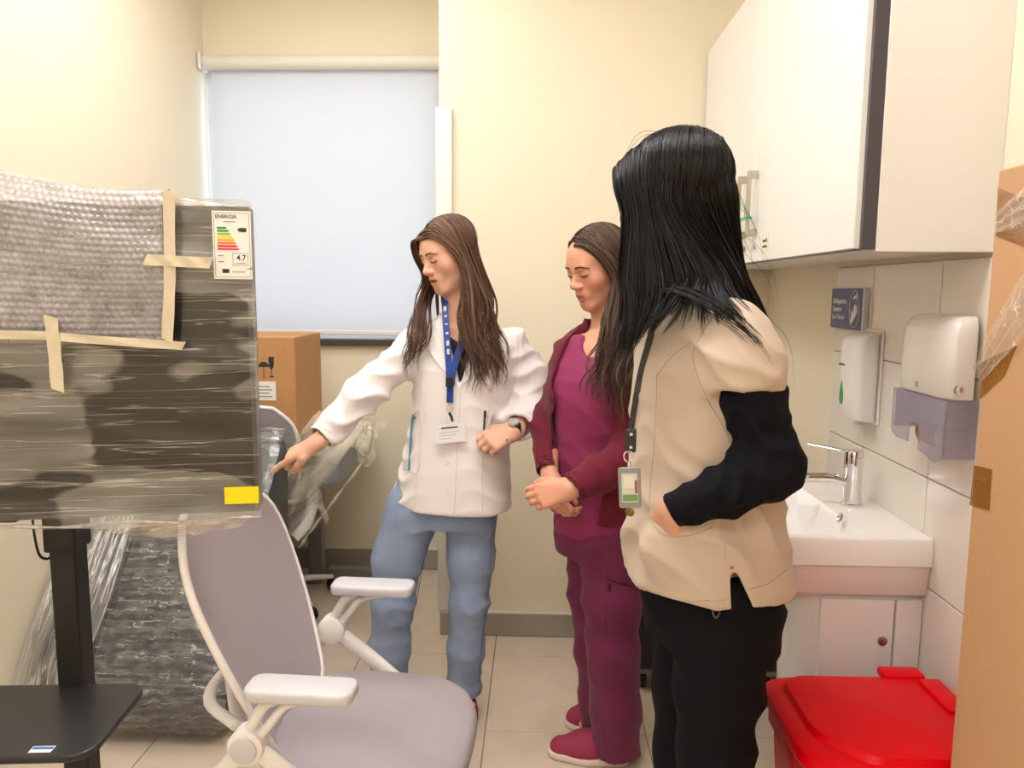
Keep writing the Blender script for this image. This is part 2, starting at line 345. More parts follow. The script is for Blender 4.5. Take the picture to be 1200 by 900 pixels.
for (y0, y1, z) in ((2.236, 2.206, 1.593), (2.236, 2.196, 1.577)):
    pts = [(CX - .0195, y0 + (y1 - y0) * q / 12, z + (.003 if q % 2 else -.003) * (1 if q % 3 else .4)) for q in range(13)]; hw.tube(pts, .0011, 4)
hw.tube([(CX - .0195, 2.199, 1.600), (CX - .0195, 2.196, 1.588)], .0014, 4)
obj('handwriting', hw, INK, nl)

# sign
sg = thing('sign', 'blue hand washing sign with white lettering on the tiled wall', 'sign', (XR - .02, 2.27, 1.345))
sx = XR - .0235
obj('panel', MB().box((sx, 2.155, 1.345), (XR - .0105, 2.379, 1.462), .001, 1), mat('sign_blue', '#39407C', .35), sg)
obj('edge', MB().box((sx + .0005, 2.145, 1.343), (XR - .0105, 2.1548, 1.4635)), mat('sign_edge', '#D4D2D6', .3), sg)
MS = frame((sx - .0006, 2.372, 1.345), (0, -1, 0), (0, 0, 1))
wm = mat('sign_white', '#E4E4EE', .5)
for ln, z in (('Obligatorio', .073), ('Lavarse', .050), ('Las Manos', .027)):
    text('lettering', ln, .0215, MS @ Matrix.Translation((.008, z, 0)), wm, sg, bold=True)
ov = [(sx - .001, 2.205 + .034 * math.cos(a), 1.4035 + .052 * math.sin(a)) for a in np.linspace(0, 2 * math.pi, 33)]
obj('oval_outline', MB().tube(ov, .0011, 4), wm, sg)
MH = frame((sx - .0002, 2.24, 1.355), (0, -1, 0), (0, 0, 1))
hand_poly = [(.010, .002), (.024, .010), (.034, .020), (.046, .030), (.056, .046), (.052, .050), (.044, .042), (.053, .056), (.048, .059), (.040, .046), (.045, .062), (.040, .063), (.034, .048), (.034, .060), (.030, .058), (.027, .042), (.020, .034), (.012, .048), (.008, .046), (.014, .030), (.010, .018)]
obj('hands_symbol', MB().prism(hand_poly, .0008, MH), wm, sg)
obj('tap_symbol', MB().prism([(.024, .074), (.024, .082), (.034, .086), (.040, .086), (.040, .092), (.044, .092), (.044, .086), (.048, .084), (.048, .074), (.043, .074), (.043, .079), (.030, .079), (.030, .074)], .0008, MH), wm, sg)

# soap dispenser
sd = thing('soap_dispenser', 'white wall soap dispenser with a green teardrop window below the blue sign', 'dispenser', (XR - .05, 2.11, 1.1))
rings = []
for z, xo, hw_ in ((1.108, .052, .058), (1.112, .062, .062), (1.13, .068, .064), (1.20, .071, .066), (1.30, .071, .066), (1.325, .066, .065), (1.338, .05, .062), (1.346, .022, .058)):
    cy = 2.10; x1 = XR - .0105; ring_ = []
    for (px, py) in rrect(1, 1, .32, 6): 
        ring_.append((x1 - xo * (px + .5), cy + py * 2 * hw_, z))
    rings.append(ring_)
obj('body', MB().loft(rings), mat('dispenser_white', '#EAE6E3', .25), sd, smooth=45)
obj('backplate', MB().box((XR - .016, 2.035, 1.10), (XR - .0095, 2.165, 1.352), .002, 1), WPLAS, sd)
drop = [(.0145 * math.sin(t) * math.sin(t / 2), .034 * math.cos(t)) for t in np.linspace(0, 2 * math.pi, 28, endpoint=False)]
obj('level_window', MB().prism(drop, .004, frame((XR - .0785, 2.118, 1.18), (0, -1, 0), (0, 0, 1)), .0008), mat('green_window', '#1E9A46', .25), sd)
obj('small_print', MB().tube([(XR - .0822, 2.142 - .0032 * q, 1.255 + (.0022 if q % 2 else -.0022)) for q in range(13)], .0012, 5), mat('teal_print', '#4F665F', .5), sd)
obj('nozzle', MB().tube([(XR - .04, 2.10, 1.109), (XR - .04, 2.10, 1.092)], .012, 10), WPLAS, sd)

# paper towel dispenser
td = thing('towel_dispenser', 'white paper towel dispenser with clear lower half on the tiled wall', 'dispenser', (XR - .06, 1.78, 1.1))
TY0, TY1, TD = 1.585, 1.815, .068; TYC = (TY0 + TY1) / 2
def tring(z, dep, hw_):
    return [(XR - .0105 - (px + .5) * dep, TYC + py * 2 * hw_, z) for px, py in rrect(1, 1, .26, 6)]
obj('cover', MB().loft([tring(1.232, TD - .003, .113), tring(1.236, TD, .115), tring(1.36, TD, .115), tring(1.386, TD - .006, .112), tring(1.400, TD - .02, .104), tring(1.404, TD - .04, .09)]), mat('towel_white', '#EDE7E2', .2, coat=.3), td, smooth=50)
clr = bpy.data.materials.new('smoky_clear_plastic'); clr.use_nodes = True; g = clr.node_tree; b = g.nodes['Principled BSDF']; b.inputs['Base Color'].default_value = lin('#B9B3C2'); b.inputs['Roughness'].default_value = .15
tr = g.nodes.new('ShaderNodeBsdfTransparent'); tr.inputs[0].default_value = (.86, .84, .9, 1); mx = g.nodes.new('ShaderNodeMixShader'); mx.inputs[0].default_value = .38
g.links.new(tr.outputs[0], mx.inputs[1]); g.links.new(b.outputs[0], mx.inputs[2]); g.links.new(mx.outputs[0], g.nodes['Material Output'].inputs[0])
fr_ = XR - .0105 - TD + .001
mouth = [(TY1, 1.231), (TY0, 1.231), (TY0, 1.108), (TY0 + .03, 1.096), (TY0 + .075, 1.106), (TY0 + .098, 1.108), (TY0 + .098, 1.152), (TY0 + .104, 1.163), (TY0 + .122, 1.168), (TY0 + .14, 1.163), (TY0 + .146, 1.152), (TY0 + .146, 1.118), (TY1 - .03, 1.118), (TY1 - .008, 1.126), (TY1, 1.14)]
obj('clear_bin', MB().prism([(-(y - TYC), z - 1.1) for y, z in mouth], .003, frame((fr_, TYC, 1.1), (0, -1, 0), (0, 0, 1)))
    .box((fr_ + .0031, TY0 + .003, 1.108), (XR - .0105, TY0 + .006, 1.231)).box((fr_ + .0031, TY1 - .006, 1.14), (XR - .0105, TY1 - .003, 1.231)), clr, td)
obj('paper_stack', MB().box((fr_ + .012, TY0 + .02, 1.168), (XR - .015, TY1 - .02, 1.2315), .004), mat('towel_paper', '#CFC9CF', .8), td)
obj('hanging_sheet', MB().sheet(lambda u, v: (XR - .045 - .012 * math.sin(u * 3), TY0 + .08 + v * .08, 1.168 - u * .05), 6, 4, .0015, (1, 0, 0)), mat('brown_towel', '#B98E70', .8), td)
obj('lock', MB().lathe([(.0105, 0), (.0105, .004), (.0075, .005), (.003, .003)], (XR - .056, TY0 + .0005, 1.254), (0, -1, 0), 18), CHROME, td, smooth=30)
ex = XR - .0105 - TD
em = MB()
for y0, y1, z0, z1 in ((0, .012, 0, .002), (0, .012, .009, .011), (0, .002, .002, .009), (.010, .012, .002, .009)): em.box((ex - .001, TYC + .005 + y0, 1.245 + z0), (ex + .0008, TYC + .005 + y1, 1.245 + z1))
obj('emblem', em, mat('emblem_grey', '#8A8682', .4), td)

# wash basin on its vanity
CER = mat('ceramic', '#F4EFEC', .08, coat=.4)
sk = thing('wash_basin', 'white ceramic wash basin with a curved front against the tiled wall', 'sink', (XR - .2, 2.03, .72))
SY, SH = 1.985, .265                                              # centre and half width along the wall
def outline(n, gy, dep, sc=1, back=XR - .010):
    """basin outline: straight back on the wall, sides, bowed front"""
    o = [(back, gy + SH * sc), ]
    m = 26
    for i in range(m + 1):
        t = i / m; yy = gy + SH * sc * (1 - 2 * t)
        bow = (1 - abs(1 - 2 * t) ** 2.2)
        o.append((back - (dep * .84 + dep * .16 * bow), yy))
    o.append((back, gy - SH * sc)); return o
ow = outline(0, SY, .41)
def ring_at(z, dep, sc): return [(x, y, z) for x, y in outline(0, SY, dep, sc)]
body = MB()
rim = []
inn = []
ctr = Vector((XR - .215, SY, 0)); NI = len(ow)
def inner(z, k, drop=0):
    o = []
    for (x, y) in ow:
        bx = min(x, XR - .145); v = Vector((bx - ctr.x, y - ctr.y, 0)); o.append((ctr.x + v.x * k, ctr.y + v.y * k, z))
    return o
body.loft([ring_at(.742, .30, .80), ring_at(.745, .345, .88), ring_at(.758, .37, .93), ring_at(.825, .395, .97), ring_at(.829, .41, 1.0), ring_at(.886, .41, 1.0), ring_at(.893, .405, .985), inner(.893, .90), inner(.885, .87), inner(.82, .74), inner(.785, .5), inner(.779, .15)], caps=True)
obj('basin', body, CER, sk, smooth=38)
obj('overflow', MB().lathe([(.013, 0), (.013, .003), (.010, .004), (.008, .001)], PX(985, 607, XR - .165), (-1, 0, .35), 18), CHROME, sk, smooth=30)
obj('drain', MB().lathe([(.02, 0), (.02, .003), (.015, .004)], (ctr.x, SY, .7795), (0, 0, 1), 18), CHROME, sk)
fa = thing('tap', 'chrome single lever mixer tap on the basin', 'tap', (XR - .085, SY + .02, .893))
fx, fy = XR - .085, 2.0
obj('body', MB().lathe([(.027, 0), (.027, .006), (.0235, .009), (.0225, .10), (.0235, .102), (.0235, .112), (.024, .115), (.024, .142), (.021, .147)], (fx, fy, .893), sides=28), CHROME, fa, smooth=40)
obj('spout', MB().tube(spline([(fx - .01, fy, .955), (fx - .05, fy + .004, .966), (fx - .09, fy + .008, .966), (fx - .125, fy + .012, .963), (fx - .128, fy + .012, .950)], 14), lambda t: .0135 - .003 * t, 14), CHROME, fa, smooth=50)
obj('lever', MB().tube(spline([(fx, fy, 1.035), (fx - .04, fy + .02, 1.040), (fx - .10, fy + .055, 1.046)], 8), lambda t: .011 - .004 * t, 12, flat=.45, up=(0, 0, 1)), CHROME, fa, smooth=50)
SYB, SY = SY, 1.86
va = thing('vanity', 'white half-round vanity cupboard beneath the wash basin', 'cabinet', (XR - .15, SY, 0))
def vring(z, dep, w, bulge): 
    o = [(XR - .0105, SY + w), (XR - .0105 - dep * .75, SY + w)]
    for i in range(1, 20):
        t = i / 20; a = math.pi * t; o.append((XR - .0105 - dep * .75 - (dep * .25) * math.sin(a) ** .7, SY + w * math.cos(a)))
    return o + [(XR - .0105 - dep * .75, SY - w), (XR - .0105, SY - w)]
obj('body', MB().loft([[(x, y, z) for x, y in vring(z, dp, w, 0)] for z, dp, w in ((.003, .262, .098), (.3, .275, .099), (.60, .288, .10), (.741, .292, .1005))]), LAMI, va, smooth=30)
yn = SY - .1008
obj('door', MB().box((XR - .245, yn - .014, .02), (XR - .075, yn, .738), .003), LAMI, va)
obj('filler_panel', MB().box((XR - .070, yn - .012, .02), (XR - .0105, yn, .738), .002), LAMI, va)
obj('lock', MB().lathe([(.011, 0), (.011, .004), (.008, .005)], (XR - .10, yn - .016, .64), (0, -1, 0), 18), STEEL, va, smooth=40)

# dark mobile drawer unit and the wrapped box on it, against the back wall
mc = thing('mobile_cabinet', 'black mobile cabinet on castors against the back wall beside the sink', 'cabinet', (.63, 2.86, 0))
obj('body', MB().box((.37, 2.66, .09), (.88, 3.07, .66), .006), mat('dark_laminate', '#17171A', .35), mc)
obj('bottom_plate', MB().box((.368, 2.655, .07), (.882, 3.072, .0895), .002), mat('grey_plate', '#8B867F', .4), mc)
obj('side_panel', MB().box((.352, 2.66, .09), (.3695, 3.07, .66), .002), MATS['grey_plate'], mc)
for x in (.40, .85):
    for y in (2.70, 3.03):
        w = obj('castor', MB().lathe([(.012, -.012), (.031, -.011), (.033, 0), (.031, .011), (.012, .012)], (x, y, .034), (1, 0, 0), 18), BLACK, mc, smooth=40)
        obj('fork', MB().box((x - .017, y - .012, .035), (x - .0135, y + .012, .071)).box((x - .017, y - .012, .069), (x + .017, y + .012, .0715)).box((x + .0135, y - .012, .035), (x + .017, y + .012, .071)), STEEL, w)
for z in (.10, .29, .48):
    d_ = obj('drawer', MB().box((.38, 2.642, z), (.87, 2.6595, z + .175), .003), mat('drawer_black', '#1C1C1F', .4), mc)
    obj('pull', MB().box((.55, 2.63, z + .12), (.70, 2.6415, z + .132), .003), STEEL, d_)
FILMG = film_mat('clear_film', (.12, .75), '#D9D3CC', (1, 1, 4), 14, .42, .68)
wb = thing('wrapped_box', 'small grey box in clear film on the black mobile cabinet', 'box', (.78, 2.85, .66))
obj('carton', MB().box((.70, 2.74, .661), (.87, 2.96, .93), .006), mat('grey_carton', '#8E867C', .7, var=.2, scale=30), wb)
obj('film', MB().box((.696, 2.736, .6605), (.874, 2.964, .955), .012), FILMG, wb, smooth=40)

# red waste bin
RED = mat('red_plastic', '#DE0014', .38, bump=.015, scale=300, spec=.2)
rb = thing('waste_bin', 'red plastic waste bin with a flat lid in front of the sink', 'bin', (.70, 1.462, 0), 0)
bc = Vector((.70, 1.462, 0)); ZB = .072
def oct_(hx_, hy_, c, z, cf=None):
    cf = c if cf is None else cf
    return [(bc.x + hx_, bc.y + hy_ - c * .3, z), (bc.x + hx_ - c * .3, bc.y + hy_, z), (bc.x - hx_ + c * .4, bc.y + hy_, z), (bc.x - hx_, bc.y + hy_ - c * .4, z), (bc.x - hx_, bc.y - hy_ + cf, z), (bc.x - hx_ + cf * .9, bc.y - hy_, z), (bc.x + hx_ - c * .3, bc.y - hy_, z), (bc.x + hx_, bc.y - hy_ + c * .3, z)]
def rnd(poly, r, n=4):
    o = []; m = len(poly)
    for i in range(m):
        a, b, c = Vector(poly[i - 1]), Vector(poly[i]), Vector(poly[(i + 1) % m]); e = min(r, (a - b).length * .45, (c - b).length * .45)
        p, q = b + (a - b).normalized() * e, b + (c - b).normalized() * e
        for k in range(n + 1): t = k / n; o.append(p * (1 - t) ** 2 + b * 2 * t * (1 - t) + q * t * t)
    return o
hx_, hy_ = .198, .185
obj('body', MB().loft([rnd(oct_(.140, .13, .05, .012), .03), rnd(oct_(.145, .135, .05, .02), .03), rnd(oct_(.176, .167, .06, 0.5120), .03), rnd(oct_(.185, .176, .06, 0.5170), .03), rnd(oct_(.186, .177, .06, 0.5720), .03)]), RED, rb, smooth=35)
lid = obj('lid', MB().loft([rnd(oct_(hx_, hy_, .085, 0.5640), .035), rnd(oct_(hx_ + .003, hy_ + .003, .085, 0.5720), .035), rnd(oct_(hx_, hy_, .085, 0.5920), .035), rnd(oct_(hx_ - .018, hy_ - .018, .085, 0.6040), .035), rnd(oct_(hx_ - .03, hy_ - .03, .085, 0.6060), .03), rnd(oct_(hx_ - .036, hy_ - .036, .085, 0.6180), .03), rnd(oct_(hx_ - .044, hy_ - .044, .085, 0.6210), .03)]), RED, rb, smooth=35)
obj('finger_lip', MB().prism([(-.06, 0), (.06, 0), (.045, .045), (-.045, .045)], .012, frame((bc.x + .02, bc.y - .145, 0.6065), (1, 0, 0), (0, 1, 0)), .004), RED, lid, smooth=35)
obj('hinge', MB().box((bc.x + .06, bc.y + .14, 0.6070), (bc.x + .15, bc.y + .186, 0.6280), .008), RED, lid, smooth=40)
obj('hinge', MB().box((bc.x + .125, bc.y + .0, 0.6195), (bc.x + .17, bc.y + .13, 0.6280), .004), RED, lid, smooth=40)
obj('body_rib', MB().box((bc.x - .186, bc.y - .03, 0.4720), (bc.x - .165, bc.y + .06, 0.5620), .008), RED, rb, smooth=40)
obj('pedal', MB().box((bc.x - .05, bc.y - .17, .015), (bc.x + .05, bc.y - .11, .03), .005), BLACK, rb)

# tall carton at the right with parcel tape and film
CARD = mat('cardboard', '#C79C74', .75, bump=.04, scale=60, var=.05, stretch=(4, 14, .6))
tc_ = thing('tall_carton', 'tall brown cardboard carton with brown parcel tape at the right edge', 'carton', (.84, 1.0, 0))
TX = .7215
obj('carton', MB().box((TX, .55, .002), (XR - .014, 1.265, 1.643), .003, 1), CARD, tc_)
TAPE = film_mat('brown_parcel_tape', (.62, .74), '#AE7838', (1, 2, 8), 8, .3, .7, rough=.12, bump=.1)
def face(pts, off=.0012): return [(TX - off, p.y, p.z) for p in (PX(x, y, TX) for x, y in pts)]
def patch(name, pts, m, par, th=.0008, off=.0004):
    a = face(pts, off); b = face(pts, off + th); n = len(a)
    return obj(name, MB().loft([a, b]), m, par)
patch('parcel_tape', [(1142, 545), (1163, 550), (1160, 598), (1137, 592)], TAPE, tc_)
patch('parcel_tape', [(1170, 220), (1200, 232), (1203, 290), (1168, 276)], TAPE, tc_)
patch('parcel_tape', [(1150, 425), (1192, 405), (1178, 440), (1148, 468)], TAPE, tc_)
FILMW = film_mat('milky_film', (.12, .34), '#EFE0D0', (2, 2, 2), 12, .35, .7, bump=.1, lines=((1, 5, 5), 6, .02, .9))
def filmstrip(pa, pb, w0, w1, seed):
    r = random.Random(seed); A, B = Vector(face([pa])[0]), Vector(face([pb])[0]); n = (B - A).normalized(); s = Vector((1, 0, 0)).cross(n).normalized()
    return lambda u, v: A.lerp(B, u) + s * ((v - .5) * (w0 + (w1 - w0) * u)) + Vector((-.002 - .0035 * abs(math.sin(v * 9 + seed + u * 2)) * math.sin(math.pi * u), 0, 0))
obj('film_wrap', MB().grid(filmstrip((1146, 440), (1215, 345), .035, .09, 1), 16, 14), FILMW, tc_, smooth=True)
obj('film_wrap', MB().grid(filmstrip((1168, 262), (1215, 238), .03, .07, 2), 12, 12), FILMW, tc_, smooth=True)
# film wrapped carton on top
tb = thing('wrapped_carton', 'film wrapped brown carton under bubble wrap on top of the tall carton', 'carton', (.86, 1.0, 1.643))
t0 = .767
obj('carton', MB().box((t0, .6, 1.6435), (XR - .014, 1.255, 2.3), .003, 1), mat('pinkish_cardboard', '#B98262', .7, var=.08, scale=20, stretch=(1, 1, 6)), tb)
obj('film', MB().grid(lambda u, v: (t0 - .004 - .004 * abs(math.sin(v * 60 + math.sin(u * 7) * 3)), .6 + u * .657, 1.652 + v * .22), 20, 90), film_mat('film_bands', (.1, .8), '#D8C4B8', (1, 1, 22), 9, .5, .62), tb, smooth=True)
def bubbles(fn, nu, nv, per, h, seed=0):
    """sheet of air bubbles; fn(u,v,lift)"""
    def q(u, v):
        a, b = u * nu, v * nv; row = math.floor(b); a += .5 * (row % 2)
        fx_, fy_ = (a - math.floor(a)) - .5, (b - row) - .5; r2 = (fx_ * fx_ + fy_ * fy_) / .2
        return fn(u, v, h * math.sqrt(max(0, 1 - r2)) if r2 < 1 else 0)
    return MB().grid(q, nu * per, nv * per)
BUB = film_mat('bubble_film', (.28, .55), '#DAD6DC', (1, 1, 1), 30, .3, .7, rough=.12, bump=.15)
obj('bubble_wrap', bubbles(lambda u, v, h: (t0 - .012 - h - .006 * math.sin(u * 20 + v * 9), .87 + u * .387, 1.87 + v * .30), 24, 19, 5, .005), BUB, tb, smooth=True)
# ------------------------------------------------------------------ left side: television on its stand, wrapped goods, chairs
TVR = Vector((-.543, 1.45, 0)); tvx = Vector((.98, .199, 0)).normalized(); tvn = Vector((tvx.y, -tvx.x, 0))   # to the right, towards the room
TW, TH, TZ = .93, .586, 1.016
T0 = TVR - tvx * TW                                               # left end of the front face
def TV(u, w, off=0): return T0 + tvx * u + Vector((0, 0, TZ + w)) + tvn * off
MT = frame(TV(0, 0), tvx, (0, 0, 1)); 
tv = thing('television', 'film wrapped black flat television with bubble wrap taped over its left half', 'television', TV(TW / 2, 0, -.03))
def tbox(u0, w0, o0, u1, w1, o1, bev=0): return MB().box((u0, w0, o0), (u1, w1, o1), bev, 2, MT)
obj('housing', tbox(0, 0, -.05, TW, TH, -.004, .004), mat('tv_housing', '#26262A', .35), tv)
obj('bezel', MB().box((0, TH - .008, -.0039), (TW, TH, .001), .001, 1, MT).box((TW - .008, .0, -.0039), (TW, TH - .008, .001), .001, 1, MT).box((0, 0, -.0039), (TW - .008, .014, .001), .001, 1, MT), mat('tv_bezel', '#3A393F', .3), tv)
obj('screen', tbox(.008, .014, -.0038, TW - .008, TH - .008, -.001), mat('tv_screen', '#0B0C10', .06), tv)
def filmfn(u, w):
    uu = u * (TW + .012) - .006; ww = w * (TH + .03) - .018
    f = .004 + .003 * math.sin(uu * 5 + ww * 70 + 2 * math.sin(uu * 9)) * math.sin(ww * 17 + uu * 3) ** 2
    if w < .09: f += .010 * (1 - w / .09) * (1 + .5 * math.sin(uu * 40))
    return MT @ Vector((uu, ww, f))
obj('stretch_film', MB().grid(filmfn, 60, 110), film_mat('tv_film', (.24, .52), '#B5B1AB', (.9, .9, 5), 4.5, .36, .62, blotch=5.2, rough=.16, bump=.25, lines=((.22, .22, 8), 7, .012, 1.1), bt=.545), tv, smooth=True)
obj('film_edge', MB().tube([TV(u, -.012 + .003 * math.sin(u * 30), .006) for u in np.linspace(-.01, TW + .004, 50)], lambda t: .005 + .002 * math.sin(t * 60), 8, flat=.6), film_mat('film_roll', (.5, .9), '#C9C2BD', (9, 9, 2), 8, .35, .6), tv, smooth=True)
obj('film_tail', MB().sheet(lambda u, v: TV(TW - .30 + u * .27, -.012 - v * (.018 + .02 * math.sin(u * 3.1)), .008 - .02 * v + .004 * math.sin(u * 23 + v * 5)), 24, 6, .0006, tvn), FILMW, tv, smooth=True)
BL = TW - .150
obj('film_top', MB().sheet(lambda u, v: TV(BL - .06 + u * .2, TH - .002 + (.024 * (1 - u) + .004) * math.sin(v * math.pi), .005 - v * .05 + .003 * math.sin(u * 31)), 20, 6, .0006, tvn), MATS['milky_film'], tv, smooth=True)
# bubble wrap over the upper left, pillowed, rising above the top edge
def bub(u, v, h):
    uu = -.02 + u * (BL + .02)
    top = TH + .085 - .055 * u ** .8 - .012 * math.sin(u * 9)
    ww = .332 + v * (top - .332)
    o = .012 + .010 * math.sin(u * 11 + v * 3) * math.sin(v * 7) + .012 * math.sin(math.pi * v) + h
    if ww > TH: o -= (ww - TH) * .55
    return TV(uu, ww, o)
obj('bubble_wrap', bubbles(bub, 66, 24, 5, .0045), film_mat('bubble_film', (.28, .55), '#DAD6DC', (1, 1, 1), 30, .3, .7, rough=.12, bump=.15), tv, smooth=True)
obj('bubble_fold', MB().grid(lambda u, v: TV(-.02 + u * (BL + .02), TH + .083 - .055 * u ** .8 - .012 * math.sin(u * 9) + .010 * math.sin(v * math.pi) - .06 * max(0, v - .5), -.01 - v * .07), 60, 8), MATS['bubble_film'], tv, smooth=True)
MASK = mat('masking_tape', '#D9CDB4', .7, bump=.25, scale=120, stretch=(1, 1, 1))
def tape(pts, w, par=tv, off=.030):
    p = [Vector((a, b, 0)) for a, b in pts]; n = 14
    def fn(u, v):
        k = u * (len(p) - 1); i = min(int(k), len(p) - 2); a = p[i].lerp(p[i + 1], k - i); d = (p[i + 1] - p[i]).normalized(); s = Vector((-d.y, d.x, 0))
        q = a + s * ((v - .5) * w) + d * ((.008 * (v - .5)) if u in (0, 1) else 0)
        return TV(q.x, q.y, off + .0015 * math.sin(u * 17 + v * 4))
    return obj('masking_tape', MB().sheet(fn, n, 4, .0006, tvn), MASK, par, smooth=40)
def tvp(px, py): # photo position on the screen plane -> (u, w)
    v = c_f + c_r * ((px - 600) / FPX) - c_u * ((py - 450) / FPX); t = (T0 - Vector((0, 0, 0)) - Vector((C0.x, C0.y, 0))).dot(tvn) / v.dot(tvn)
    q = C0 + v * t - T0; return (q.dot(tvx), q.z - TZ)
tape([tvp(203, 226), tvp(204, 330), tvp(201, 398)], .020)
tape([tvp(176, 305), tvp(252, 309)], .020, off=.0325)
tape([tvp(-40, 390), tvp(60, 392), tvp(130, 398), tvp(220, 404)], .0155)
tape([tvp(68, 370), tvp(72, 405), tvp(76, 455)], .022, off=.0325)
lb = obj('energy_label', MB().box((*tvp(252, 327), .006), (*tvp(294, 248), .0068), 0, 1, MT), PAPER, tv)
u0, w0 = tvp(252, 327); u1, w1 = tvp(294, 248); LW, LH = u1 - u0, w1 - w0
def lbx(nm, a, b, c, d, m, off=.0072): return obj(nm, MB().box((u0 + a * LW, w0 + b * LH, .0068), (u0 + c * LW, w0 + d * LH, off), 0, 1, MT), m, lb)
for i, (hexc, ln) in enumerate((('#2E8B57', .26), ('#2E9E4A', .32), ('#8CC63F', .37), ('#F3E11A', .42), ('#F6B21B', .45), ('#F07A22', .49), ('#E8232B', .53), ('#E23A5E', .57))):
    w = .735 - i * .044; M2 = MT @ Matrix.Translation((u0 + .12 * LW, w0 + w * LH, .0069))
    obj('energy_bar', MB().prism([(0, 0), (ln * LW - .003, 0), (ln * LW, .015 * LH), (ln * LW - .003, .03 * LH), (0, .03 * LH)], .0004, M2), mat('label_colour_%d' % i, hexc, .5), lb)
obj('rating_arrow', MB().prism([(0, .03 * LH), (.06 * LW, 0), (.24 * LW, 0), (.24 * LW, .06 * LH), (.06 * LW, .06 * LH)], .0004, MT @ Matrix.Translation((u0 + .64 * LW, w0 + .695 * LH, .0069))), INK, lb)
for a, b, c, d in ((.04, .03, .96, .036), (.04, .965, .96, .97), (.04, .036, .05, .965), (.95, .036, .96, .965), (.5, .2, .9, .206), (.5, .38, .9, .386), (.5, .206, .512, .38), (.888, .206, .9, .38)): lbx('border_line', a, b, c, d, mat('label_grey', '#77747A', .6))
lbx('television_symbol', .22, .09, .40, .15, INK)
ML = MT @ Matrix.Translation((u0, w0, .0069))
text('lettering', 'ENERGIA', .0095, ML @ Matrix.Translation((.08 * LW, .89 * LH, 0)), INK, lb, .0002, bold=True)
text('lettering', '4.7', .014, ML @ Matrix.Translation((.6 * LW, .28 * LH, 0)), INK, lb, .0002, bold=True)
for a, b, c in ((.3, .835, .6), (.12, .34, .26), (.12, .25, .28), (.58, .225, .84), (.48, .10, .82)): lbx('small_print', a, b, c, b + .012, MATS['label_grey'])
obj('yellow_sticker', MB().box((*tvp(265, 589), .012), (*tvp(304, 568), .0132), 0, 1, MT), mat('yellow_sticker', '#F5E400', .45), tv)
# stand
ST = Vector((-.992, 1.545, 0))
st = thing('television_stand', 'black mobile television stand with a shelf carrying the wrapped screen', 'stand', (ST.x, ST.y, 0))
RZ = Matrix.Translation(ST) @ Matrix.Rotation(math.atan2(tvx.y, tvx.x) * .4, 4, 'Z')
obj('column', MB().box((-.026, -.03, .05), (.026, .03, .93), .006, 2, RZ), BLACKM, st)
obj('sleeve', MB().box((-.033, -.037, .90), (.033, .037, 1.02), .006, 2, RZ), BLACKM, st)
obj('mast', MB().box((-.024, -.025, 1.0), (.024, .025, 1.5), .004, 2, RZ), BLACKM, st)
obj('mounting_plate', MB().box((.27, .12, -.075), (.66, .40, -.0502), .004, 2, MT).box((.42, .16, -.158), (.52, .36, -.076), .004, 2, MT), BLACKM, st)
sh = obj('shelf', MB().prism(rrect(.42, .265, .045, 6), .014, RZ @ Matrix.Translation((-.045, -.155, .593)), .004), mat('shelf_black', '#26262A', .38), st)
MSH = RZ @ Matrix.Translation((-.045, -.155, .6071))
obj('sticker', MB().box((.095, -.118, 0), (.135, -.098, .0006), 0, 1, MSH), PAPER, sh)
obj('sticker_band', MB().box((.097, -.109, .0006), (.134, -.101, .0009), 0, 1, MSH), mat('sticker_blue', '#2E6FC4', .5), sh)
for s in (-1, 1):
    f = obj('foot', MB().box((s * .26 - .03, -.36, .045), (s * .26 + .03, .22, .085), .01, 2, RZ), BLACKM, st)
    for y in (-.33, .19): obj('castor', MB().lathe([(.01, -.012), (.021, -.011), (.022, 0), (.021, .011), (.01, .012)], RZ @ Vector((s * .26, y, .022)), (1, 0, 0), 16), BLACK, f, smooth=40)
obj('cross_bar', MB().box((-.29, -.04, .05), (.29, .04, .08), .008, 2, RZ), BLACKM, st)
obj('cable', MB().tube(spline([P(38, 606, 1.50), P(40, 625, 1.5), P(46, 650, 1.505), P(56, 655, 1.52), P(62, 648, 1.53)], 16), .0028, 6), BLACK, st, smooth=True)
obj('bracket_arm', MB().box((-.20, -.10, .985), (-.045, -.055, 1.005), .004, 2, RZ), BLACKM, st)

# dark padded couch section wrapped in film, tilted up
SLX0, SLX1 = -1.42, -.975
wc = thing('wrapped_couch', 'dark padded couch section wrapped in clear film, sloping up behind the television stand', 'couch', ((SLX0 + SLX1) / 2, 2.6, 0))
prof = spline([(2.30, .02), (2.25, .07), (2.235, .15), (2.26, .23), (2.33, .33), (2.55, .58), (2.80, .85), (2.87, .91), (2.92, .88), (2.94, .80), (2.94, .4), (2.93, .02)], 60)
def slab(x0, x1, r=.03, grow=0):
    m = MB(); rings = []
    cy, cz = 2.68, .38
    for x, k in ((x0, .0), (x0 + r * .3, .6), (x0 + r, 1), (x1 - r, 1), (x1 - r * .3, .6), (x1, 0)):
        e = r * (1 - k) - grow; rings.append([(x, p[0] + e * (cy - p[0]) / math.hypot(cy - p[0], cz - p[1]), max(.004, p[1] + e * (cz - p[1]) / math.hypot(cy - p[0], cz - p[1]))) for p in prof])
    return m.loft(rings)
obj('cushion', slab(SLX0, SLX1, .04), mat('charcoal_vinyl', '#3A3D42', .45, bump=.1, scale=20), wc, smooth=50)
obj('side_cushion', MB().loft([[(x, p[0] + dy, p[1] * k) for p in prof] for x, dy, k in ((-1.60, .02, .96), (-1.57, 0, 1.0), (-1.46, 0, 1.0), (-1.425, .02, .97))]), MATS['charcoal_vinyl'], wc, smooth=50)
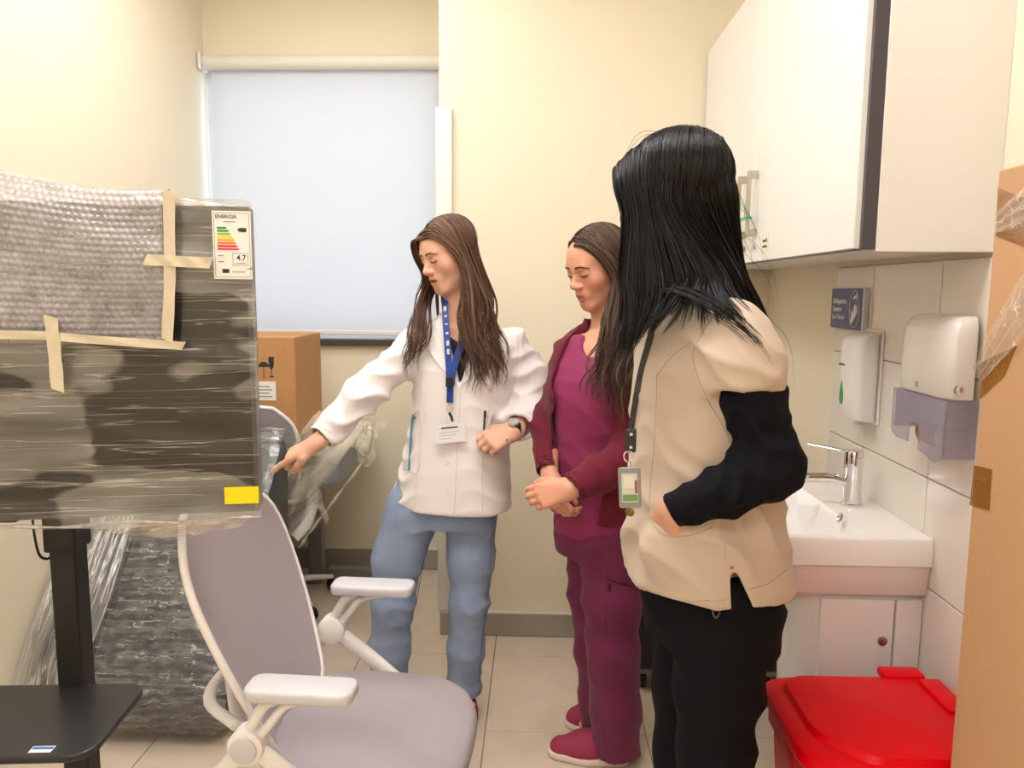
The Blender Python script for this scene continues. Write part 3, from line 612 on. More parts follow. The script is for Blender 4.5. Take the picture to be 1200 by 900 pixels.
def topf(u, v):       # film over the slope: cross folds, stretched at the sides
    k = v * 44 + 2; i = int(k); t = k - i; p = prof[min(i, 59)]; q = prof[min(i + 1, 59)]; y, z = p[0] + (q[0] - p[0]) * t, p[1] + (q[1] - p[1]) * t
    dx, dz = q[0] - p[0], q[1] - p[1]; l = math.hypot(dx, dz); nx, nz = -dz / l, dx / l
    h = .008 + .006 * abs(math.sin(v * 70 + 2 * math.sin(u * 5 + v * 4))) * (1 - .4 * u) + .004 * math.sin(u * 40 + v * 13)
    return (SLX0 - .006 + u * (SLX1 - SLX0 + .02), y + nx * h, max(.004, z + nz * h))
obj('stretch_film', MB().grid(topf, 40, 150), film_mat('couch_film', (.05, .28), '#CFCBC8', (1.2, 7, 7), 7, .40, .66, rough=.14, bump=.5, lines=((.25, 8, 8), 5, .012, 1.1)), wc, smooth=True)
def sidef(u, v):
    k = v * 44 + 2; i = int(k); p = prof[i]; x = -1.625 + u * .21
    return (x, p[0] - .02 - .006 * math.sin(u * 40 + v * 3), p[1] + .012 + .008 * abs(math.sin(u * 22 + v)))
obj('side_film', MB().grid(sidef, 40, 45), film_mat('side_film', (.12, .4), '#D6D1CC', (9, 1, 1), 6, .42, .62, rough=.16, bump=.6, lines=((14, .8, .8), 5, .03, 1.4)), wc, smooth=True)
obj('film_band', MB().tube([(SLX0 + .012 * math.sin(i * .4), p[0] - .012, p[1] + .016) for i, p in enumerate(prof[4:46])], .010, 8, flat=.4, up=(0, -.7, .7)), film_mat('film_roll', (.5, .9), '#C9C2BD', (9, 9, 2), 8, .35, .6), wc, smooth=True)

# height adjustable desk by the window, wrapped, with a carton on it
DKZ = .80
dk = thing('wrapped_desk', 'pale desk wrapped in cloudy clear film under the window', 'desk', (-1.1, 3.4, 0))
GL = mat('grey_metal', '#8D8F90', .4, .3)
obj('desktop', MB().box((-1.60, 3.06, DKZ - .03), (-.80, 3.74, DKZ), .004), mat('pale_grey_top', '#C9CCD2', .4), dk)
obj('modesty_block', MB().box((-.90, 3.10, DKZ - .16), (-.82, 3.5, DKZ - .031), .01), mat('bluish_grey', '#9AA2AD', .5), dk)
for x in (-1.55, -1.09):
    l_ = obj('leg', MB().box((x - .035, 3.64, .02), (x + .035, 3.70, DKZ - .031), .004), GL, dk)
    obj('foot', MB().box((x - .04, 3.61, .003), (x + .04, 3.74, .03), .006), GL, l_)
obj('foot_rail', MB().box((-1.04, 3.66, .004), (-.62, 3.72, .062), .004), mat('foot_grey', '#8F8B84', .4), dk)
FD = film_mat('desk_film', (.25, .5), '#EFE6D0', (2, 2, 1), 5, .35, .65, rough=.18, bump=.5)
A, B, Cc, D_ = P(372, 482, 3.06), P(428, 497, 3.06), P(340, 630, 3.04), P(312, 560, 3.04)
def deskfilm(u, v):
    up = A.lerp(B, u); dn = D_.lerp(Cc, u); q = up.lerp(dn, v)
    s = math.sin(math.pi * v)
    return q + Vector((.02 * s * math.sin(u * 9), -.03 * math.sin(u * 14 + v * 6) * (.35 + .65 * v) - .04 * s, -.02 * s * (1 - u) + .008 * math.sin(u * 23 + v * 9)))
obj('hanging_film', MB().grid(deskfilm, 46, 46), FD, dk, smooth=True)
obj('top_film', MB().grid(lambda u, v: (-1.42 + u * .72 + .012 * math.sin(v * 20), 3.03 + v * .6, DKZ + .012 + .012 * abs(math.sin(u * 13 + v * 8)) - .04 * max(0, u - .9)), 50, 30), FD, dk, smooth=True)
obj('film_edge', MB().tube(spline([B + Vector((0, -.02, .01)), P(431, 530, 3.04), P(400, 575, 3.03), P(366, 620, 3.03), P(350, 642, 3.03)], 40), lambda t: .010 + .005 * math.sin(t * 37), 8, flat=.5), film_mat('film_cream', (.4, .7), '#F3EBD8', (6, 6, 6), 5, .3, .7), dk, smooth=True)
obj('film_clump', MB().grid(lambda u, v: B + Vector((.035 * math.cos(u * 6.28) * math.sin(v * 3.1) + .012 * math.sin(u * 19 + v * 11), .03 * math.sin(u * 6.28) * math.sin(v * 3.1), -.085 + .085 * math.cos(v * 3.1) + .012 * math.sin(u * 25))), 24, 18), MATS['film_cream'], dk, smooth=True)
bx = thing('carton', 'brown cardboard carton with umbrella and glass symbols standing on the wrapped desk', 'carton', (-1.2, 3.25, DKZ + .03))
b0 = P(345, 400, 3.12); BZ = P(345, 395, 3.12).z
obj('carton', MB().box((-1.50, 3.12, DKZ + .027), (b0.x, 3.50, BZ), .004, 1), mat('carton_brown', '#C08E5E', .75, var=.05, scale=30), bx)
obj('tape_strip', MB().box((-1.50, 3.29, BZ), (b0.x, 3.34, BZ + .0008)), MATS['carton_brown'], bx)
MBX = frame((b0.x - .175, 3.1195, DKZ + .03), (1, 0, 0), (0, 0, 1))
def bxp(px, py): q = P(px, py, 3.12); return (q.x - (b0.x - .175), q.z - DKZ - .03)
um = [(math.cos(a) * .022, math.sin(a) * .022) for a in np.linspace(0, math.pi, 13)]
ux, uz = bxp(309, 430)
MU = MBX @ Matrix.Translation((ux, uz, 0)) @ Matrix.Rotation(math.pi, 4, 'X') @ Matrix.Scale(1, 4)
obj('umbrella_symbol', MB().prism([(x, y) for x, y in um], .0006, MBX @ Matrix.Translation((ux, uz, 0))).prism([(-.0015, -.05), (.0015, -.05), (.0015, .001), (-.0015, .001)], .0006, MBX @ Matrix.Translation((ux, uz, 0))), INK, bx)
for k, (dx, dz) in enumerate(((-.010, .034), (.004, .042), (.014, .031), (-.002, .030))): obj('drop_symbol', MB().prism([(0, .006), (.002, 0), (-.002, 0)], .0006, MBX @ Matrix.Translation((ux + dx, uz + dz, 0))), INK, bx)
gx, gz = bxp(318.5, 445)
obj('glass_symbol', MB().prism([(-.010, 0), (.010, 0), (.010, .003), (.0015, .006), (.0015, .032), (.010, .045), (.012, .085), (-.012, .085), (-.010, .045), (-.0015, .032), (-.0015, .006), (-.010, .003)], .0006, MBX @ Matrix.Translation((gx, gz + .01, 0))), INK, bx)
la, lb2 = bxp(296, 469), bxp(323, 447)
obj('address_label', MB().box((la[0], la[1], 0), (lb2[0], lb2[1], .0008), 0, 1, MBX), PAPER, bx)
for k in range(4): obj('small_print', MB().box((la[0] + .012, la[1] + .014 + k * .014, .0008), (lb2[0] - .015 - .012 * (k % 2), la[1] + .018 + k * .014, .0012), 0, 1, MBX), MATS['label_grey'], bx)

# ---- office chairs (local: faces +x, y to its left, origin on the floor)
MESHF = mat('grey_mesh_fabric', '#A79CA2', .75, bump=.5, scale=420, sheen=.2)
CHW = mat('chair_white', '#EEE9E8', .32)
def make_chair(label, group):
    t = thing('office_chair', label, 'office chair', group=group)
    SZ = .468
    def sring(k, z, ex=0): # seat outline, rounded square narrowing to the front
        o = []
        for i in range(44):
            a = 2 * math.pi * i / 44; c, s_ = math.cos(a), math.sin(a); x = math.copysign(abs(c) ** .52, c); y = math.copysign(abs(s_) ** .60, s_)
            o.append((x * .222 * k + .003, y * (.232 - .012 * x) * k, z - (.028 * max(0, x) ** 3 if z > SZ - .06 else 0)))
        return o
    obj('seat', MB().loft([sring(.90, SZ - .052), sring(.965, SZ - .05), sring(1.0, SZ - .036), sring(1.0, SZ - .018), sring(.975, SZ - .004), sring(.92, SZ + .003), sring(.6, SZ + .001), sring(.2, SZ - .002)]), MESHF, t, True, smooth=60)
    obj('seat_pan', MB().loft([sring(.80, SZ - .075), sring(.93, SZ - .065), sring(.95, SZ - .0525)]), CHW, t, True, smooth=40)
    # back: curved panel leaning backwards; w 0..1 up, s -1..1 across
    BZ0, BZ1 = .455, .965
    def half(w): return .150 + .085 * math.sin(min(1, w * 1.35) * math.pi / 2) - .050 * max(0, (w - .72) / .28) ** 2
    def bk(s_, w, off=0):
        x = -.215 - .155 * w - .035 * math.sin(math.pi * w * .9) + .055 * s_ * s_ * (1 - .2 * w) + .03 * math.sin(w * 3.2) ; z = BZ0 + (BZ1 - BZ0) * w
        return Vector((x + off, half(w) * s_, z + .02 * (1 - s_ * s_) * (1 if w > .9 else 0) * (w - .9) * 10))
    def sc(u): return math.copysign(abs(u) ** .9, u)
    def crn(s_, w): return w if abs(s_) < .6 else w
    obj('backrest', MB().sheet(lambda u, v: bk((2 * v - 1) * (1 - .16 * max(0, (u - .86) / .14) ** 2 - .10 * max(0, (.1 - u) / .1)), u), 34, 22, .012, (1, 0, 0)), MESHF, t, True, smooth=60)
    edge = [bk((-1) * (1 - .16 * max(0, (w - .86) / .14) ** 2 - .10 * max(0, (.1 - w) / .1)), w, -.008) for w in np.linspace(0, 1, 24)]
    edge += [bk(s_ * .84, 1, -.008) for s_ in np.linspace(-.9, .9, 12)]
    edge += [bk((1) * (1 - .16 * max(0, (w - .86) / .14) ** 2 - .10 * max(0, (.1 - w) / .1)), w, -.008) for w in np.linspace(1, 0, 24)]
    edge += [bk(s_ * .9, 0, -.008) for s_ in np.linspace(.9, -1, 10)]
    obj('back_frame', MB().tube(edge, .0085, 8), CHW, t, True, smooth=60)
    sp = [(-.10, 0, .36), (-.25, 0, .36), (-.325, 0, .44), (-.345, 0, .55), (-.375, 0, .72)]
    obj('back_spine', MB().tube(spline(sp, 20), lambda q: .026 - .008 * q, 12, flat=.55, up=(1, 0, 0)), CHW, t, True, smooth=60)
    obj('lumbar_bar', MB().tube(spline([(-.235, -.205, .56), (-.335, -.12, .56), (-.362, 0, .56), (-.335, .12, .56), (-.235, .205, .56)], 18), .014, 10, flat=.7, up=(0, 0, 1)), CHW, t, True, smooth=60)
    for s_ in (-1, 1):
        y = .262 * s_
        a = obj('arm_support', MB().tube(spline([(-.31, y * .80, .42), (-.265, y * .96, .47), (-.185, y, .56)], 10), lambda q: .024, 12, flat=.6, up=(1, 0, 0))
                .tube(spline([(-.185, y, .56), (-.09, y, .487), (.0, y * .98, .415), (.06, y * .92, .385)], 12), .021, 12, flat=.62, up=(0, 1, 0)), CHW, t, True, smooth=60)
        obj('pivot', MB().lathe([(.030, -.024), (.036, -.020), (.036, .020), (.030, .024)], (-.185, y, .56), (0, 1, 0), 24), CHW, a, True, smooth=40)
        obj('pivot_cap', MB().lathe([(.027, .0), (.027, .0035), (.024, .005)], (-.185, y + .024 * s_, .56), (0, s_, 0), 24), GREYP, a, True, smooth=40)
        u_ = obj('arm_upright', MB().tube(spline([(-.188, y, .575), (-.17, y, .61), (-.15, y, .642), (-.12, y, .658)], 12), lambda q: .015 - .002 * q, 10, flat=.8)
                 .tube(spline([(-.162, y, .575), (-.135, y, .61), (-.105, y, .645), (-.05, y, .658), (.0, y, .66)], 12), lambda q: .012 - .002 * q, 10, flat=.8), CHW, t, True, smooth=60)
        obj('arm_pad', MB().prism(rrect(.215, .078, .022, 5), .026, Matrix.Translation((-.075, y, .664)), .007), GREYP, t, True, smooth=50)
    obj('mechanism', MB().box((-.14, -.085, .335), (.10, .085, .392), .015), CHW, t, True)
    obj('gas_lift', MB().tube([(0, 0, .09), (0, 0, .335)], .025, 16), STEEL, t, True, smooth=40)
    hub = obj('base_hub', MB().lathe([(.03, .075), (.045, .08), (.042, .12), (.03, .13)], (0, 0, 0), sides=20), CHW, t, True, smooth=40)
    for k in range(5):
        a = 2 * math.pi * k / 5 + .3; d = Vector((math.cos(a), math.sin(a), 0))
        lg = obj('base_arm', MB().tube([d * .03 + Vector((0, 0, .10)), d * .18 + Vector((0, 0, .088)), d * .29 + Vector((0, 0, .07))], lambda q: .022 - .007 * q, 10, flat=.7), CHW, t, True, smooth=50)
        obj('castor', MB().lathe([(.012, -.02), (.027, -.018), (.029, 0), (.027, .018), (.012, .02)], d * .29 + Vector((0, 0, .029)), d.cross(Vector((0, 0, 1))), 16), BLACK, lg, True, smooth=40)
    return t
ch = make_chair('light grey mesh office chair with white frame and armrests in the foreground', 'grey mesh office chairs')
ch.location = (-.362, 1.650, 0); ch.rotation_euler = (0, 0, math.radians(-3))
c2 = copy_tree(ch); c2['label'] = 'grey mesh office chair mostly hidden behind the wrapped television'
c2.location = (-1.215, 3.375, 0); c2.rotation_euler = (0, 0, math.radians(90))
# ------------------------------------------------------------------ people: smooth solids sampled on a grid, meshed by surface nets
class Field:
    def __init__(s, lo, hi, h, fine=()):
        s.ax = []
        for i in range(3):
            iv = sorted((max(f[0][i], lo[i]), min(f[1][i], hi[i]), f[2]) for f in fine); c = lo[i]; a = [c]
            while c < hi[i]:
                st_ = h
                for x0, x1, hf in iv:
                    if x0 - .004 <= c < x1: st_ = min(st_, hf)
                    elif c < x0: st_ = min(st_, max(hf, x0 - c))
                c += st_; a.append(c)
            s.ax.append(np.array(a, np.float32))
        s.g = np.full([len(a) for a in s.ax], .3, np.float32)
    def reg(s, lo, hi):
        sl = []
        for i in range(3):
            a, b = np.searchsorted(s.ax[i], [lo[i], hi[i]]); sl.append(slice(max(0, a - 1), min(len(s.ax[i]), b + 1)))
        return tuple(sl), s.ax[0][sl[0]][:, None, None], s.ax[1][sl[1]][None, :, None], s.ax[2][sl[2]][None, None, :]
    def put(s, fn, lo, hi, k=.02, op='add'):
        m = k + .015; sl, x, y, z = s.reg([v - m for v in lo], [v + m for v in hi])
        if any(q.stop <= q.start for q in sl): return
        d = fn(x, y, z); g = s.g[sl]
        if op == 'sub': d = -d
        if op in ('sub', 'int'):
            h = np.maximum(k - np.abs(g - d), 0) / k; s.g[sl] = np.maximum(g, d) + h * h * k * .25
        else:
            h = np.maximum(k - np.abs(g - d), 0) / k; s.g[sl] = np.minimum(g, d) - h * h * k * .25
    def cone(s, a, b, ra, rb, k=.02, op='add', flat=None, fd=None):
        a, b = np.array(a, float), np.array(b, float); ab = b - a; L = max(ab @ ab, 1e-9); r = max(ra, rb)
        def fn(x, y, z):
            px, py, pz = x - a[0], y - a[1], z - a[2]; t = np.clip((px * ab[0] + py * ab[1] + pz * ab[2]) / L, 0, 1)
            dx, dy, dz = px - t * ab[0], py - t * ab[1], pz - t * ab[2]; q = dx * dx + dy * dy + dz * dz
            if flat: w = dx * fd[0] + dy * fd[1] + dz * fd[2]; q = q + w * w * (1 / flat ** 2 - 1)
            return np.sqrt(q) - (ra + (rb - ra) * t)
        s.put(fn, np.minimum(a, b) - r, np.maximum(a, b) + r, k, op)
    def chain(s, pts, rs, k=.02, **kw):
        for i in range(len(pts) - 1): s.cone(pts[i], pts[i + 1], rs[i], rs[i + 1], k, **kw)
    def ell(s, c, r, R=None, k=.02, op='add'):
        c = np.array(c, float); R = np.eye(3) if R is None else np.array(R, float); m = max(r)
        def fn(x, y, z):
            px, py, pz = x - c[0], y - c[1], z - c[2]; k0 = 0; k1 = 0
            for i in range(3):
                q = (R[i][0] * px + R[i][1] * py + R[i][2] * pz) / r[i]; k0 = k0 + q * q; k1 = k1 + (q / r[i]) ** 2
            k0 = np.sqrt(k0); return k0 * (k0 - 1) / np.maximum(np.sqrt(k1), 1e-6)
        s.put(fn, c - m, c + m, k, op)
    def column(s, tab, F, k=.02, op='add', ex=2.3):
        """tab rows: z, cx, cy, half width, half depth; F facing direction"""
        tab = np.array(sorted(tab), float); F = np.array(F[:2], float); F /= np.linalg.norm(F); L = np.array([-F[1], F[0]])
        def fn(x, y, z):
            zz = z.ravel(); I = lambda j: np.interp(zz, tab[:, 0], tab[:, j])[None, None, :].astype(np.float32)
            px, py = x - I(1), y - I(2); w, d = I(3), I(4); a = np.abs(px * L[0] + py * L[1]) / w; b = np.abs(px * F[0] + py * F[1]) / d
            q = ((a ** ex + b ** ex) ** (1 / ex) - 1) * np.minimum(w, d)
            return np.maximum(q, np.maximum(tab[0, 0] - z, z - tab[-1, 0]))
        m = tab[:, 3:].max(); s.put(fn, (tab[:, 1].min() - m, tab[:, 2].min() - m, tab[0, 0]), (tab[:, 1].max() + m, tab[:, 2].max() + m, tab[-1, 0]), k, op)
    def plane(s, o, n, k=.004):
        """cut away everything on the side n points to"""
        o = np.array(o, float); n = np.array(n, float); n /= np.linalg.norm(n)
        s.put(lambda x, y, z: (x - o[0]) * n[0] + (y - o[1]) * n[1] + (z - o[2]) * n[2], [a[0] for a in s.ax], [a[-1] for a in s.ax], k, 'int')
    def net(s):
        g = s.g; X, Y, Z = s.ax; ins = g < 0; c = ins[:-1, :-1, :-1].astype(np.uint8)
        n0, n1, n2 = [n - 1 for n in g.shape]
        for d in range(1, 8):
            i, j, k = d >> 2, (d >> 1) & 1, d & 1; c = c + ins[i:i + n0, j:j + n1, k:k + n2]
        ci = np.argwhere((c > 0) & (c < 8)); del c
        idx = np.full((n0, n1, n2), -1, np.int32); idx[tuple(ci.T)] = np.arange(len(ci))
        acc = np.zeros((len(ci), 3)); cnt = np.zeros(len(ci)); cr = [((d >> 2) & 1, (d >> 1) & 1, d & 1) for d in range(8)]
        val = [g[ci[:, 0] + a, ci[:, 1] + b, ci[:, 2] + e] for a, b, e in cr]; pos = [np.stack([X[ci[:, 0] + a], Y[ci[:, 1] + b], Z[ci[:, 2] + e]], 1) for a, b, e in cr]
        for p in range(8):
            for ax in (4, 2, 1):
                if p & ax: continue
                q = p | ax; v0, v1 = val[p], val[q]; m = (v0 < 0) != (v1 < 0)
                if not m.any(): continue
                t = (v0[m] / (v0[m] - v1[m]))[:, None]; acc[m] += pos[p][m] * (1 - t) + pos[q][m] * t; cnt[m] += 1
        V = acc / cnt[:, None]; Fs = []
        for ax in range(3):
            sl0 = [slice(None)] * 3; sl1 = [slice(None)] * 3; sl0[ax] = slice(0, -1); sl1[ax] = slice(1, None)
            e = ins[tuple(sl0)] != ins[tuple(sl1)]; u, v = (ax + 1) % 3, (ax + 2) % 3; ei = np.argwhere(e)
            ok = (ei[:, u] > 0) & (ei[:, v] > 0) & (ei[:, u] < g.shape[u] - 1) & (ei[:, v] < g.shape[v] - 1); ei = ei[ok]
            sgn = ins[tuple(ei.T)]; quad = []
            for du, dv in ((0, 0), (-1, 0), (-1, -1), (0, -1)):
                q = ei.copy(); q[:, u] += du; q[:, v] += dv; quad.append(idx[tuple(q.T)])
            Q = np.stack(quad, 1); Q[~sgn] = Q[~sgn][:, ::-1]; Fs.append(Q)
        return V, np.concatenate(Fs)
def npmesh(name, V, Fq):
    me = bpy.data.meshes.new(name); me.vertices.add(len(V)); me.vertices.foreach_set('co', V.astype(np.float32).ravel())
    me.loops.add(Fq.size); me.loops.foreach_set('vertex_index', Fq.astype(np.int32).ravel())
    me.polygons.add(len(Fq)); me.polygons.foreach_set('loop_start', np.arange(0, Fq.size, 4, dtype=np.int32)); me.update(calc_edges=True); me.validate(); me.shade_smooth(); return me
def vnorm(V, Fq):
    n = np.cross(V[Fq[:, 2]] - V[Fq[:, 0]], V[Fq[:, 3]] - V[Fq[:, 1]]); N = np.zeros_like(V)
    for i in range(4): np.add.at(N, Fq[:, i], n)
    return N / np.maximum(np.linalg.norm(N, axis=1), 1e-9)[:, None]
def relax(V, Fq, it=2, lam=.5):
    for _ in range(it):
        A = np.zeros_like(V); n = np.zeros(len(V))
        for i in range(4): np.add.at(A, Fq[:, i], V[Fq[:, (i + 1) % 4]] + V[Fq[:, (i - 1) % 4]]); np.add.at(n, Fq[:, i], 2)
        V = V + lam * (A / n[:, None] - V)
    return V
def folds(V, axes, seed, amp):
    """cloth folds: sharp-crested ripples, axes = list of (direction, wavelength, weight)"""
    r = np.random.default_rng(seed); h = 0
    for d, wl, w in axes:
        d = np.array(d, float); d /= np.linalg.norm(d); ph = r.uniform(0, 6.28, 4)
        o = np.cross(d, [.3, .5, .8]); o /= np.linalg.norm(o)
        p = V @ d * 6.283 / wl + 1.6 * np.sin(V @ o * 6.283 / (wl * 2.3) + ph[0]) + 1.1 * np.sin(V @ np.cross(d, o) * 6.283 / (wl * 3.1) + ph[1])
        h = h + w * (1 - 2 * np.abs(np.sin(p * .5 + ph[2])) ** .8) * (.5 + .5 * np.sin(V @ o * 6.283 / (wl * 4.2) + ph[3]))
    return amp * h
def cloth(name, f, m, parent, fold=None, amp=.003, seed=1, mask=None, label=None, it=2):
    V, Fq = f.net(); V = relax(V, Fq, it)
    if fold:
        h = folds(V, fold, seed, amp)
        if mask is not None: h = h * mask(V)
        V = V + vnorm(V, Fq) * h[:, None]; V = relax(V, Fq, 1, .3)
    me = npmesh(name, V, Fq); o = obj(name, me, m, parent, label=label)
    o_bvh = BVHTree.FromPolygons([tuple(v) for v in V], [tuple(q) for q in Fq]); return o, o_bvh
def hit(bvh, px, py, lift=0.0):
    """where the line of sight through a photo position meets a garment (to seat seams, buttons and straps on it)"""
    v = (c_f + c_r * ((px - 600) / FPX) - c_u * ((py - 450) / FPX)).normalized(); p, n, i, d = bvh.ray_cast(C0, v)
    if p is None: return None
    return p + n * lift
def line_on(bvh, pts, n, lift=.001):
    q = []
    for s_ in spline([(x, y, 0) for x, y in pts], n):
        h = hit(bvh, s_[0], s_[1], lift)
        if h is not None: q.append(h)
    return q
def strap(bvh, pts, w, n=16, lift=.003, th=.0015):
    q = line_on(bvh, pts, n, lift); L = len(q)
    def fn(u, v):
        i = round(u * (L - 1)); a = q[i]; t = (q[min(i + 1, L - 1)] - q[max(i - 1, 0)]).normalized(); nn = (C0 - a).normalized(); s_ = t.cross(nn).normalized(); return a + s_ * ((v - .5) * w)
    c = (C0 - q[L // 2]).normalized(); return MB().sheet(fn, L - 1, 2, th, -c)
def seam(name, bvh, pts, m, parent, r=.0011, n=18, lift=.0004): 
    q = line_on(bvh, pts, n, lift)
    return obj(name, MB().tube(q, r, 5), m, parent, smooth=True) if len(q) > 2 else None
V3 = lambda v: np.array(v, float)
def rotframe(yaw, pit, tilt=0):
    """head frame: yaw from facing the camera side (-y) towards -x, pit downwards; rows left, forward, up"""
    F = V3((-math.sin(yaw) * math.cos(pit), -math.cos(yaw) * math.cos(pit), -math.sin(pit))); Lf = np.cross((0, 0, 1), F); Lf /= np.linalg.norm(Lf); U = np.cross(F, Lf)
    c, s_ = math.cos(tilt), math.sin(tilt); return np.array([Lf * c + U * s_, F, U * c - Lf * s_])
def head(f, o, R, sc=1.0, face=True, ears=True):
    o = V3(o); W = lambda l, fw, u: o + (R[0] * l + R[1] * fw + R[2] * u) * sc
    E = lambda c, r, k=.015, op='add': f.ell(W(*c), [q * sc for q in r], R, k, op)
    C = lambda a, b, ra, rb, k=.012, op='add': f.cone(W(*a), W(*b), ra * sc, rb * sc, k, op)
    E((0, -.014, .034), (.073, .092, .078)); E((0, .030, -.028), (.060, .058, .076), .03); E((0, .042, .036), (.059, .042, .044), .03)
    if not face: C((0, .06, -.085), (0, .07, -.098), .02, .016, .03); C((0, .085, .01), (0, .108, -.03), .009, .010, .015); return
    for s_ in (-1, 1):
        C((s_ * .050, -.012, -.052), (s_ * .014, .060, -.098), .016, .015, .035); E((s_ * .040, .050, -.024), (.022, .022, .022), .03)
    C((-.010, .071, -.099), (.010, .071, -.099), .0135, .0135, .02)
    C((-.034, .077, .019), (.034, .077, .019), .009, .009, .02)
    C((0, .083, .010), (0, .103, -.027), .0075, .0095, .016); E((0, .104, -.030), (.0125, .0105, .0095), .008)
    for s_ in (-1, 1): E((s_ * .0125, .0955, -.034), (.0085, .010, .0075), .007)
    E((0, .076, -.062), (.028, .019, .022), .02)
    for s_ in (-1, 1): E((s_ * .031, .099, .004), (.020, .014, .014), .012, 'sub')
    for s_ in (-1, 1): E((s_ * .031, .0725, .001), (.0175, .0150, .0135), .006)
    C((-.020, .086, -.0605), (0, .0945, -.0575), .0045, .0062, .004); C((.020, .086, -.0605), (0, .0945, -.0575), .0045, .0062, .004)
    C((-.017, .085, -.069), (0, .0925, -.0715), .005, .0075, .004); C((.017, .085, -.069), (0, .0925, -.0715), .005, .0075, .004)
    for s_ in ((-1, 1) if ears else ()): E((s_ * .073, -.006, -.006), (.009, .019, .031), .008)
def mouth_gap(f, o, R, sc=1.0, h=.004):
    o = V3(o); f.ell(o + (R[1] * .088 - R[2] * .0650) * sc, [.021 * sc, .016 * sc, h * sc], R, .003, 'sub')
def headcol(V, o, R, sc, skin, lip):
    P_ = (V - V3(o)) @ R.T / sc; l, fw, u = P_.T; col = np.tile(np.array(lin(skin)[:3]), (len(V), 1)); lc = np.array(lin(lip)[:3])
    near = (np.abs(l) < .12) & (np.abs(u) < .13)
    m = np.exp(-((l / .021) ** 4)) * np.exp(-(((u + .0655) / .0085) ** 4)) * (fw > .078) * near; col += (lc - col) * m[:, None] * .85
    bl = (np.exp(-(((np.abs(l) - .042) / .018) ** 2) - (((u + .03) / .018) ** 2)) * .35 + np.exp(-((l / .012) ** 2) - (((u + .03) / .014) ** 2)) * .25) * (fw > .03) * near
    col += (np.array(lin('#D98A78')[:3]) - col) * bl[:, None]
    return np.clip(col, 0, 1)
def hand(f, w, along, back, thumb, curls, spread=1.0, tc=.4, sc=1.0, k=.006):
    """five fingers; w wrist, along: finger direction, back: back of the hand, thumb: towards the thumb; curls: (knuckle, middle, tip) bends per finger, index first"""
    w, a, n = V3(w), V3(along), V3(back); a /= np.linalg.norm(a); n -= a * (n @ a); n /= np.linalg.norm(n); t = np.cross(n, a); t *= np.sign(t @ V3(thumb)) or 1
    T = lambda x, y, z: w + (a * x + t * y + n * z) * sc
    kn = [(.086, .030), (.090, .010), (.086, -.010), (.078, -.029)]; ln = [.068, .076, .071, .055]; tips = []
    f.cone(T(-.012, 0, 0), T(.012, 0, 0), .026 * sc, .024 * sc, .02, flat=.72, fd=n)
    for i in range(4):
        f.cone(T(.012, kn[i][1] * .6, 0), T(kn[i][0], kn[i][1], .001), .0145 * sc, .0105 * sc, .014)
        p = T(kn[i][0], kn[i][1], 0); ang = 0; r = (.0092, .0096, .0090, .0078)[i] * sc
        sd = (kn[i][1] * .25) * spread
        for j, (fr_, cu) in enumerate(zip((.45, .30, .25), curls[i])):
            ang += cu; d = a * math.cos(ang) - n * math.sin(ang) + t * sd * (1 if j == 0 else .4); d /= np.linalg.norm(d); q = p + d * ln[i] * fr_ * sc
            f.cone(p, q, r, r * .90, k); p = q; r *= .90
        tips.append(p)
    f.cone(T(.018, .018, -.006), T(.048, .040, -.012), .0145 * sc, .0115 * sc, .014)
    p1 = T(.048, .040, -.012); d1 = a * .9 + t * .35 * (1 - tc) - n * tc * .8 - t * tc * .25; d1 /= np.linalg.norm(d1); p2 = p1 + d1 * .030 * sc; d2 = d1 - t * tc * .5 - n * tc * .2; d2 /= np.linalg.norm(d2)
    f.cone(p1, p2, .0112 * sc, .0100 * sc, k); f.cone(p2, p2 + d2 * .024 * sc, .0100 * sc, .0082 * sc, k); return tips
def skin_obj(name, f, m, parent, cols):
    V, Fq = f.net(); V = relax(V, Fq, 1, .35); me = npmesh(name, V, Fq); c = cols(V); at = me.color_attributes.new('tone', 'FLOAT_COLOR', 'POINT')
    at.data.foreach_set('color', np.concatenate([c, np.ones((len(c), 1))], 1).astype(np.float32).ravel())
    o = obj(name, me, m, parent); return o, BVHTree.FromPolygons([tuple(v) for v in V], [tuple(q) for q in Fq])
